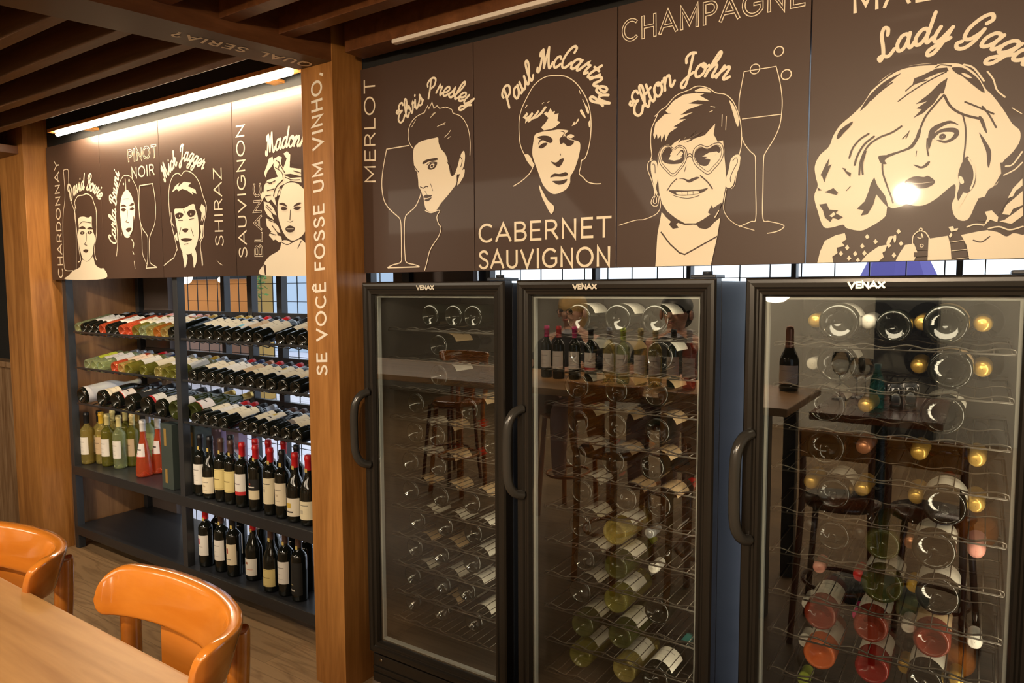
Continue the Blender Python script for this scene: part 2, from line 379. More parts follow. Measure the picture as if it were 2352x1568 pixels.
LNAME = {'white': 'white label', 'cream': 'cream label', 'tan': 'tan label', 'yellow': 'yellow label', 'lime': 'lime label', 'bluemark': 'blue-marked label', 'redspot': 'red-spotted label', 'goldspot': 'gold-marked label',
         'whitered': 'white and red label', 'blackcream': 'black and cream label', 'tall': 'tall cream label', 'redmark': 'red-crested white label', 'crest': 'crested white label', 'blacklabel': 'black label', 'greyband': 'grey-banded cream label',
         'pinkwhite': 'white scripted label', 'ring': 'white ring emblem', 'octagon': 'octagonal cream label', 'creamlow': 'cream label', 'pinklow': 'pale label', 'redlow': 'white and red label', 'greylow': 'pale label', 'whitelow': 'low cream label', 'none': 'no visible label'}
LABM = {}
def label_mat(k):
    if k in LABM: return LABM[k]
    base, bands = LAB[k]
    m = mat('label_' + k, base, 0.6); nt = m.node_tree; L = nt.links.new; b = nt.nodes['Principled BSDF']
    uv = N(m, 'ShaderNodeUVMap'); uv.uv_map = 'UVMap'; sp = N(m, 'ShaderNodeSeparateXYZ'); L(uv.outputs[0], sp.inputs[0])
    cur = None
    for (u0, u1, v0, v1, c) in bands:
        fs = []
        for (ch, op, val) in ((0, 'GREATER_THAN', u0), (0, 'LESS_THAN', u1), (1, 'GREATER_THAN', v0), (1, 'LESS_THAN', v1)):
            q = N(m, 'ShaderNodeMath', operation=op); q.inputs[1].default_value = val; L(sp.outputs[ch], q.inputs[0]); fs.append(q)
        a = N(m, 'ShaderNodeMath', operation='MULTIPLY'); L(fs[0].outputs[0], a.inputs[0]); L(fs[1].outputs[0], a.inputs[1])
        a2 = N(m, 'ShaderNodeMath', operation='MULTIPLY'); L(fs[2].outputs[0], a2.inputs[0]); L(fs[3].outputs[0], a2.inputs[1])
        a3 = N(m, 'ShaderNodeMath', operation='MULTIPLY'); L(a.outputs[0], a3.inputs[0]); L(a2.outputs[0], a3.inputs[1])
        mx = N(m, 'ShaderNodeMix', data_type='RGBA'); L(a3.outputs[0], mx.inputs['Factor'])
        if cur is None: mx.inputs[6].default_value = (*base, 1)
        else: L(cur, mx.inputs[6])
        mx.inputs[7].default_value = (*c, 1); cur = mx.outputs[2]
    L(cur, b.inputs['Base Color'])
    LABM[k] = m
    return m

# ------------------------------------------------------------------ bottles
# shape: radius, height, shoulder start, neck start, neck radius
SHAPE = {'bordeaux': (0.0335, 0.292, 0.185, 0.222, 0.0135), 'burgundy': (0.0375, 0.292, 0.135, 0.225, 0.0140), 'flared': (0.040, 0.300, 0.05, 0.20, 0.0135),
         'big': (0.047, 0.335, 0.165, 0.270, 0.0155), 'cooler_bordeaux': (0.0385, 0.300, 0.190, 0.226, 0.0140), 'cooler_burgundy': (0.0425, 0.300, 0.145, 0.230, 0.0145), 'champagne': (0.0455, 0.310, 0.140, 0.240, 0.0150)}
MESH = {}
def bottle_profile(sh):
    r, h, zs, zn, rn = SHAPE[sh]
    p = [(0.0008, r * .62), (r * .16, r * .58), (r * .38, r * .36), (r * .60, r * .16), (r * .74, 0.0022), (r * .80, 0.0), (r * .87, 0.0006), (r * .95, 0.004), (r, 0.010)]
    if sh == 'flared':
        p += [(r * 1.0, 0.03), (r * .97, 0.06), (r * .85, 0.10), (r * .64, 0.15), (r * .45, 0.19), (rn, 0.215)]
    else:
        p += [(r, zs * .5), (r, zs)]
        n = 9
        for i in range(1, n + 1):
            t = i / n
            if 'bordeaux' in sh: q = 0.5 + 0.5 * math.cos(PI * t ** 1.15); rr = rn + (r - rn) * q ** 0.75
            else: q = 0.5 + 0.5 * math.cos(PI * t ** 0.95); rr = rn + (r - rn) * q
            p.append((rr, zs + (zn - zs) * t))
    p += [(rn, h - 0.022), (rn + .0015, h - 0.020), (rn + .0015, h - 0.010), (rn, h - 0.008), (rn, h - 0.001), (rn * .7, h), (0.0006, h)]
    return p
def bottle_meshes(sh, glass, lab, cap):
    key = (sh, glass)
    r, h, zs, zn, rn = SHAPE[sh]
    if key not in MESH:
        m = MB(); seg = 40; prof = bottle_profile(sh); m.lathe(prof, seg)
        vs = [list(v) for v in m.v]
        for k in range(seg):                       # stippled bearing ring round the base
            for row in (4, 5, 6):
                if k % 2: vs[row * seg + k][2] += 0.0011
        m.v = [tuple(v) for v in vs]
        MESH[key] = m.mesh('wine_bottle', G[glass])
    lm = None
    if lab != 'none':
        low = lab in ('creamlow', 'pinklow', 'redlow', 'greylow', 'whitelow')
        key2 = (sh, lab)
        if key2 not in MESH:
            if sh == 'flared': z0, z1 = 0.105, 0.175
            elif sh in ('burgundy', 'cooler_burgundy', 'champagne'): z0, z1 = (0.028, 0.105) if low or lab in ('octagon', 'yellow', 'crest') else (0.035, 0.125)
            elif sh == 'big': z0, z1 = (0.03, 0.10) if lab != 'ring' else (0.05, 0.15)
            elif lab == 'tall': z0, z1 = 0.052, 0.165
            elif lab == 'blacklabel': z0, z1 = 0.03, 0.17
            elif lab == 'blackcream': z0, z1 = 0.055, 0.145
            else: z0, z1 = 0.058, 0.155
            half = R(72); n = 20; vs = []; fs = []; uvs = []
            def rad(z):
                if sh != 'flared': return r + 0.0004
                pr = [(0.06, r * .97), (0.10, r * .85), (0.15, r * .64), (0.19, r * .45)]
                for (a, ra), (b, rb) in zip(pr, pr[1:]):
                    if a <= z <= b: return ra + (rb - ra) * (z - a) / (b - a) + 0.0005
                return r
            zz = [z0, z0 + (z1 - z0) / 3, z0 + 2 * (z1 - z0) / 3, z1] if sh == 'flared' else [z0, z1]
            for z in zz:
                for i in range(n + 1):
                    t = i / n; a = -PI / 2 - half + 2 * half * t; q = rad(z)
                    vs.append((q * math.cos(a), q * math.sin(a), z)); uvs.append((t, (z - z0) / (z1 - z0)))
            for j in range(len(zz) - 1):
                for i in range(n):
                    fs.append((j * (n + 1) + i, j * (n + 1) + i + 1, (j + 1) * (n + 1) + i + 1, (j + 1) * (n + 1) + i))
            mb = MB(); mb.add(vs, fs, 0, True); me = mb.mesh('label', label_mat(lab))
            ul = me.uv_layers.new(name='UVMap')
            for lp in me.loops: ul.data[lp.index].uv = uvs[lp.vertex_index]
            MESH[key2] = me
        lm = MESH[key2]
    key3 = (sh, 'cap', cap)
    if key3 not in MESH:
        c = MB(); e = 0.0007; z0 = h - (0.062 if sh != 'champagne' else 0.10)
        if sh == 'champagne':
            prof = [(rn + .006, z0), (rn + .004, z0 + .03), (rn + .003, h - .045), (rn + .0045, h - .03), (rn + .0035, h - .012), (rn + .001, h + .001), (rn * .6, h + .004), (0.0006, h + .0045)]
        else:
            prof = [(rn + e, z0), (rn + e, h - .022), (rn + .0022, h - .020), (rn + .0022, h - .010), (rn + e, h - .008), (rn + e, h), (rn * .8, h + .0012), (rn * .55, h + .0006), (rn * .5, h + .0014), (0.0006, h + .0014)]
        c.lathe(prof, 24)
        MESH[key3] = c.mesh('capsule', CAPM[cap])
    return MESH[key], lm, MESH[key3]
def bottle(sh, glass, lab, cap, loc, rot, label, group, cat='wine bottle'):
    a, l, c = bottle_meshes(sh, glass, lab, cap)
    o = D.objects.new('wine_bottle', a); COL.objects.link(o)
    o.location = loc; o.rotation_euler = rot
    tag(o, label, cat, group)
    if l:
        q = D.objects.new('label', l); COL.objects.link(q); q.parent = o
    q = D.objects.new('capsule', c); COL.objects.link(q); q.parent = o
    if cap != 'black': q['label'] = cap + ' capsule'
    return o
STRIP = mat('tax_strip_paper', (0.55, 0.42, 0.12), 0.6)
def tax_strip(o, sh):
    key = (sh, 'strip')
    if key not in MESH:
        r, h, zs, zn, rn = SHAPE[sh]; m = MB(); vs = []
        for z in (h - .070, h - .054):
            for i in range(9):
                a = -PI / 2 - .25 + (i / 8 - .5) * 1.5; vs.append(((rn + .0016) * math.cos(a), (rn + .0016) * math.sin(a), z))
        m.add(vs, [(i, i + 1, 9 + i + 1, 9 + i) for i in range(8)], 0, True); MESH[key] = m.mesh('tax_strip', STRIP)
    q = D.objects.new('tax_strip', MESH[key]); COL.objects.link(q); q.parent = o
ORD = ['leftmost', 'second', 'third', 'fourth', 'fifth', 'sixth', 'seventh', 'eighth', 'ninth', 'tenth', 'eleventh', 'twelfth', 'thirteenth', 'fourteenth', 'fifteenth', 'sixteenth']
def nth(i): return 'leftmost' if i == 0 else ORD[i] + ' from left'

# ------------------------------------------------------------------ lettering
def arc(cx, cy, rx, ry, a0, a1, n=12):
    return [(cx + rx * math.cos(R(a0 + (a1 - a0) * i / n)), cy + ry * math.sin(R(a0 + (a1 - a0) * i / n))) for i in range(n + 1)]
UP = {'A': (.78, [[(0, 0), (.39, 1), (.78, 0)], [(.14, .33), (.64, .33)]]),
      'B': (.66, [[(.08, 0), (.08, 1)], [(.08, 1), (.36, 1)] + arc(.36, .76, .22, .24, 90, -90, 8) + [(.08, .52)], [(.08, .52), (.38, .52)] + arc(.38, .26, .25, .26, 90, -90, 8) + [(.08, 0)]]),
      'C': (.80, [arc(.45, .5, .40, .5, 48, 312, 18)]),
      'E': (.58, [[(.55, 1), (.08, 1), (.08, 0), (.57, 0)], [(.08, .52), (.50, .52)]]),
      'F': (.55, [[(.53, 1), (.08, 1), (.08, 0)], [(.08, .5), (.47, .5)]]),
      'G': (.86, [arc(.46, .5, .41, .5, 46, 325, 18) + [(.80, .22), (.80, .48), (.50, .48)]]),
      'D': (.76, [[(.08, 0), (.08, 1), (.32, 1)] + arc(.32, .5, .40, .5, 90, -90, 14) + [(.08, 0)]]),
      'H': (.74, [[(.08, 0), (.08, 1)], [(.66, 0), (.66, 1)], [(.08, .5), (.66, .5)]]),
      'I': (.18, [[(.09, 0), (.09, 1)]]), 'L': (.55, [[(.08, 1), (.08, 0), (.54, 0)]]),
      'M': (.88, [[(.08, 0), (.08, 1), (.44, .22), (.80, 1), (.80, 0)]]),
      'N': (.74, [[(.08, 0), (.08, 1), (.66, 0), (.66, 1)]]),
      'O': (.90, [arc(.45, .5, .41, .5, 90, 450, 28)]),
      'P': (.62, [[(.08, 0), (.08, 1), (.34, 1)] + arc(.34, .73, .25, .27, 90, -90, 9) + [(.08, .46)]]),
      'Q': (.90, [arc(.45, .5, .41, .5, 90, 450, 28), [(.55, .22), (.82, -.06)]]),
      'R': (.66, [[(.08, 0), (.08, 1), (.34, 1)] + arc(.34, .74, .24, .26, 90, -90, 9) + [(.08, .48)], [(.36, .48), (.64, 0)]]),
      'S': (.62, [[tuple(p) for p in catmull([Vector((.55, .83)), Vector((.46, .96)), Vector((.30, 1.0)), Vector((.12, .92)), Vector((.09, .74)), Vector((.22, .58)), Vector((.42, .48)), Vector((.56, .34)), Vector((.54, .12)), Vector((.36, 0)), Vector((.18, .02)), Vector((.05, .16))], 4)]]),
      'T': (.66, [[(.33, 0), (.33, 1)], [(.02, 1), (.64, 1)]]),
      'U': (.74, [[(.08, 1), (.08, .32)] + arc(.37, .30, .29, .30, 180, 360, 12) + [(.66, .32), (.66, 1)]]),
      'V': (.76, [[(.02, 1), (.38, 0), (.74, 1)]]), 'X': (.72, [[(.04, 0), (.68, 1)], [(.04, 1), (.68, 0)]]),
      'Y': (.72, [[(.02, 1), (.36, .46), (.70, 1)], [(.36, .46), (.36, 0)]]),
      'Z': (.66, [[(.06, 1), (.62, 1), (.04, 0), (.64, 0)]]),
      '^': (.58, [[(.55, 1), (.08, 1), (.08, 0), (.57, 0)], [(.08, .52), (.50, .52)], [(.12, 1.16), (.32, 1.34), (.52, 1.16)]]),
      ',': (.2, [[(.14, .10), (.04, -.16)]]),
      '?': (.56, [[(.06, .78)] + arc(.28, .76, .21, .24, 170, -50, 10) + [(.28, .42), (.28, .26)], [(.28, .06), (.28, -.02)]]),
      ' ': (.38, [])}
CUR = {'a': (1.22, ['.9,.75 .7,1 .35,.93 .1,.5 .2,.06 .5,.06 .78,.4 .95,1', '.95,1 .84,.4 .95,.04 1.12,.06 1.3,.3']), 'o': (1.02, ['.55,1 .2,.85 .06,.42 .22,.04 .52,.0 .82,.25 .88,.65 .72,.95 .5,1 .6,.78 .9,.72 1.12,.85']),
       'i': (.62, ['.05,.3 .32,1', '.32,1 .2,.35 .28,.03 .46,.06 .66,.3', '.4,1.42 .43,1.5']), 'e': (.84, ['.08,.36 .46,.42 .74,.72 .6,1 .3,.9 .08,.45 .22,.05 .5,.02 .88,.3']),
       'l': (.66, ['.05,.3 .5,1.1 .66,1.75 .5,2.0 .3,1.7 .18,.6 .28,.05 .46,.04 .7,.3']), 'v': (.95, ['.0,.8 .2,1 .3,.55 .4,.04 .7,.35 .86,.95 .8,.82 1.05,.85']), 's': (.8, ['.0,.2 .4,.7 .5,1.08 .6,.7 .72,.3 .55,.02 .25,.04 .1,.2', '.55,.04 .85,.3']),
       'r': (.9, ['.0,.3 .3,1.08 .36,.88 .68,.92', '.68,.92 .58,.4 .66,.03 .92,.28']), 'y': (1.06, ['.12,1 .06,.4 .2,.04 .5,.12 .82,.75 .92,1', '.92,1 .78,0 .55,-.72 .22,-.88 .12,-.6 .45,-.22 1.12,.3']), 'u': (1.12, ['.1,1 .06,.35 .2,.02 .48,.12 .8,.7 .88,1', '.88,1 .8,.3 .94,.02 1.18,.28']),
       'n': (1.1, ['.16,1 .06,0', '.1,.4 .4,.9 .68,.96 .72,.6 .66,.15 .82,0 1.14,.28']), 'm': (1.6, ['.16,1 .06,0', '.1,.4 .36,.9 .58,.94 .58,.5 .52,0', '.56,.4 .84,.92 1.1,.94 1.12,.55 1.08,.14 1.24,0 1.6,.28']), 'c': (.8, ['.74,.78 .55,1 .22,.86 .06,.42 .22,.04 .5,.02 .85,.3']),
       't': (.68, ['.42,1.6 .24,.5 .32,.04 .52,.06 .72,.3', '.02,1.04 .68,1.1']), 'h': (1.08, ['.05,.4 .48,1.25 .56,1.85 .36,1.95 .22,1.3 .06,0', '.1,.4 .42,.92 .68,.92 .7,.5 .66,.12 .82,0 1.12,.28']), 'd': (1.2, ['.86,.75 .66,1 .32,.92 .08,.5 .18,.06 .48,.06 .76,.42 .9,.9', '1.06,1.95 .9,.9 .82,.3 .94,.03 1.24,.3']),
       'g': (1.14, ['.88,.75 .68,1 .34,.93 .1,.5 .2,.08 .48,.08 .76,.42 .92,1', '.92,1 .8,0 .58,-.72 .24,-.86 .14,-.58 .5,-.2 1.18,.3']), 'k': (.98, ['.36,1.9 .2,1 .06,0', '.12,.45 .5,.98 .68,.85 .5,.55 .24,.5', '.28,.5 .56,.1 .74,0 1,.28']), 'w': (1.3, ['.1,1 .08,.35 .24,.03 .5,.3 .62,.95', '.62,.95 .62,.25 .8,.03 1.06,.4 1.16,1 1.08,.85 1.34,.86']),
       'E': (1.25, ['1.2,1.62 1.12,1.92 .78,1.98 .5,1.72 .56,1.3 .92,1.14', '.92,1.12 .42,.98 .12,.5 .36,.06 .8,.06 1.16,.45', '.5,1.4 .2,1.2 .02,1.42 .2,1.55']), 'P': (1.32, ['.28,.0 .46,.9 .58,1.9', '.12,1.3 .08,1.62 .4,1.92 .9,2 1.28,1.7 1.1,1.15 .7,.98 .5,1.0']), 'M': (1.85, ['.02,.4 .0,.1 .22,.02 .4,.7 .58,1.92', '.58,1.92 .74,1.2 .8,.2', '.8,.2 1.06,1.2 1.28,1.95', '1.28,1.95 1.3,1 1.42,.1 1.62,.04 1.86,.4', '.58,1.92 .3,1.75 .26,1.45']),
       'C': (1.2, ['1.1,1.45 1.16,1.85 .84,2 .42,1.6 .16,.8 .3,.12 .7,.0 1.2,.5']), 'J': (1.25, ['.42,1.35 .4,1.75 .8,2 1.26,1.9', '1.02,1.95 .88,1 .72,.1 .5,-.5 .18,-.52 .14,-.2 .5,.1 1.2,.42']), 'L': (1.25, ['.92,1.45 1.0,1.82 .74,2 .5,1.6 .46,.8 .36,.25 .12,.02 .04,.22 .3,.26 .72,.04 1.22,.3']),
       'G': (1.5, ['1.18,1.4 1.4,1.7 1.12,2 .66,1.72 .3,1 .36,.4 .72,.3 1.12,.7 1.26,1.0', '1.26,1.05 1.1,.2 .76,-.28 .34,-.34 .14,-.06 .36,.12']), 'D': (1.5, ['.62,1.72 .5,.8 .34,.1 .16,.06', '.16,.06 .7,-.02 1.22,.5 1.36,1.2 1.02,1.86 .5,1.98 .12,1.66 .2,1.3']), 'B': (1.3, ['.6,1.72 .48,.8 .32,.02', '.12,1.4 .3,1.86 .86,2 1.16,1.68 .98,1.2 .62,1.06', '.62,1.06 1.1,.9 1.16,.36 .8,.0 .4,.02 .2,.26']), ' ': (.55, [])}
BUMP = [0]
def ribbon(mb, pts, w, lvl, mi, place, closed=False, roundcap=False):
    P = []
    for p in pts:
        p = Vector((p[0], p[1]))
        if not P or (p - P[-1]).length > 1e-7: P.append(p)
    if closed and (P[0] - P[-1]).length < 1e-6: P.pop()
    n = len(P)
    if n < 2: return
    L = []; Rr = []
    for i in range(n):
        if closed: d0 = (P[i] - P[i - 1]).normalized(); d1 = (P[(i + 1) % n] - P[i]).normalized()
        else:
            d0 = (P[i] - P[i - 1]).normalized() if i else (P[1] - P[0]).normalized()
            d1 = (P[i + 1] - P[i]).normalized() if i < n - 1 else d0
        n0 = Vector((-d0.y, d0.x)); n1 = Vector((-d1.y, d1.x)); nn = n0 + n1
        if nn.length < 1e-4: nn = n0
        nn.normalize(); k = min(1 / max(nn.dot(n0), .3), 2.6)
        L.append(P[i] + nn * w / 2 * k); Rr.append(P[i] - nn * w / 2 * k)
    BUMP[0] = (BUMP[0] + 1) % 40; lvl = lvl + BUMP[0] * 6e-6
    vs = [place(q.x, q.y, lvl + i * 2.5e-6) for i, q in enumerate(L)] + [place(q.x, q.y, lvl + i * 2.5e-6) for i, q in enumerate(Rr)]
    fs = []
    for i in range(n if closed else n - 1):
        j = (i + 1) % n; fs.append((n + i, n + j, j, i))
    mb.add(vs, fs, mi)
    if roundcap and not closed:
        for e, (c, o) in enumerate(((P[0], P[1]), (P[-1], P[-2]))):
            d = (c - o).normalized(); nn = Vector((-d.y, d.x)); fan = [c + nn * w / 2 * math.cos(a) + d * w / 2 * math.sin(a) for a in [PI * t / 6 for t in range(7)]]
            mb.add([place(q.x, q.y, lvl + (e * n + 1) * 2.5e-6 + 1e-6) for q in fan], [tuple(range(6, -1, -1))], mi)
def disc(mb, c, r, lvl, mi, place, n=20):
    mb.add([place(c[0] + r * math.cos(2 * PI * i / n), c[1] + r * math.sin(2 * PI * i / n), lvl) for i in range(n)], [tuple(range(n))], mi)
def fillpoly(mb, pts, lvl, mi, place):
    V = [Vector((p[0], p[1], 0)) for p in pts]
    tris = tessellate_polygon([V])
    out = []
    for t in tris:
        a, b, c = (V[i] for i in t)
        out.append(t if (b - a).cross(c - a).z > 0 else t[::-1])
    mb.add([place(v.x, v.y, lvl) for v in V], out, mi)
def text_upper(mb, s, o, e, t, w, place, outline=False, gap=.16, lvl=0.0005):
    o, e, t = Vector(o), Vector(e), Vector(t); ux = (e - o); up = (t - o); h = up.length; length = ux.length; ux.normalize(); upn = up.normalized()
    adv = sum(UP[c][0] for c in s) + gap * (len(s) - 1)
    k = length / adv; x = 0
    hin = h - w
    for c in s:
        wd, strokes = UP[c]
        for st in strokes:
            loop = len(st) > 4 and (Vector(st[0]) - Vector(st[-1])).length < 1e-3
            P = [o + ux * (x + p[0]) * k + upn * (w / 2 + p[1] * hin) for p in st]
            if not loop:
                q = list(P); ext = w / 2 * (1.0 if len(st) == 2 and abs(st[0][0] - st[1][0]) < .01 else 0.5)
                d = (q[0] - q[1]).normalized(); q[0] = q[0] + d * ext
                d = (q[-1] - q[-2]).normalized(); q[-1] = q[-1] + d * ext
                P = q
            ribbon(mb, P, w, lvl, 0, place, closed=loop)
            if outline:
                q = list(P); tt = w * .24
                if not loop:
                    d = (q[0] - q[1]).normalized(); q[0] = q[0] - d * tt
                    d = (q[-1] - q[-2]).normalized(); q[-1] = q[-1] - d * tt
                ribbon(mb, q, w - 2 * tt, lvl + 0.0004, 1, place, closed=loop)
        x += wd + gap
def text_script(mb, s, base, xh, w, place, lvl=0.0005):
    B = catmull([Vector(p) for p in base], 14)
    cum = [0]
    for a, b in zip(B, B[1:]): cum.append(cum[-1] + (b - a).length)
    tot = cum[-1]
    def at(d):
        d2 = min(max(d, 0), tot)
        for i in range(len(B) - 1):
            if cum[i + 1] >= d2 or i == len(B) - 2:
                tg = (B[i + 1] - B[i]).normalized(); p = B[i] + tg * (d2 - cum[i]); break
        return p + tg * (d - d2), tg
    adv = sum(CUR[c][0] for c in s); k = tot / adv; x = 0
    for c in s:
        wd, st = CUR[c]
        p0, tg = at((x + wd / 2) * k); nn = Vector((-tg.y, tg.x))
        for q in st:
            pts = [tuple(map(float, z.split(','))) for z in q.split()]
            P = [p0 + tg * ((px - wd / 2) * k + .22 * (py - .6) * xh) + nn * py * xh for px, py in pts]
            ribbon(mb, catmull(P, 6) if len(P) > 2 else P, w, lvl, 0, place, roundcap=True)
        x += wd

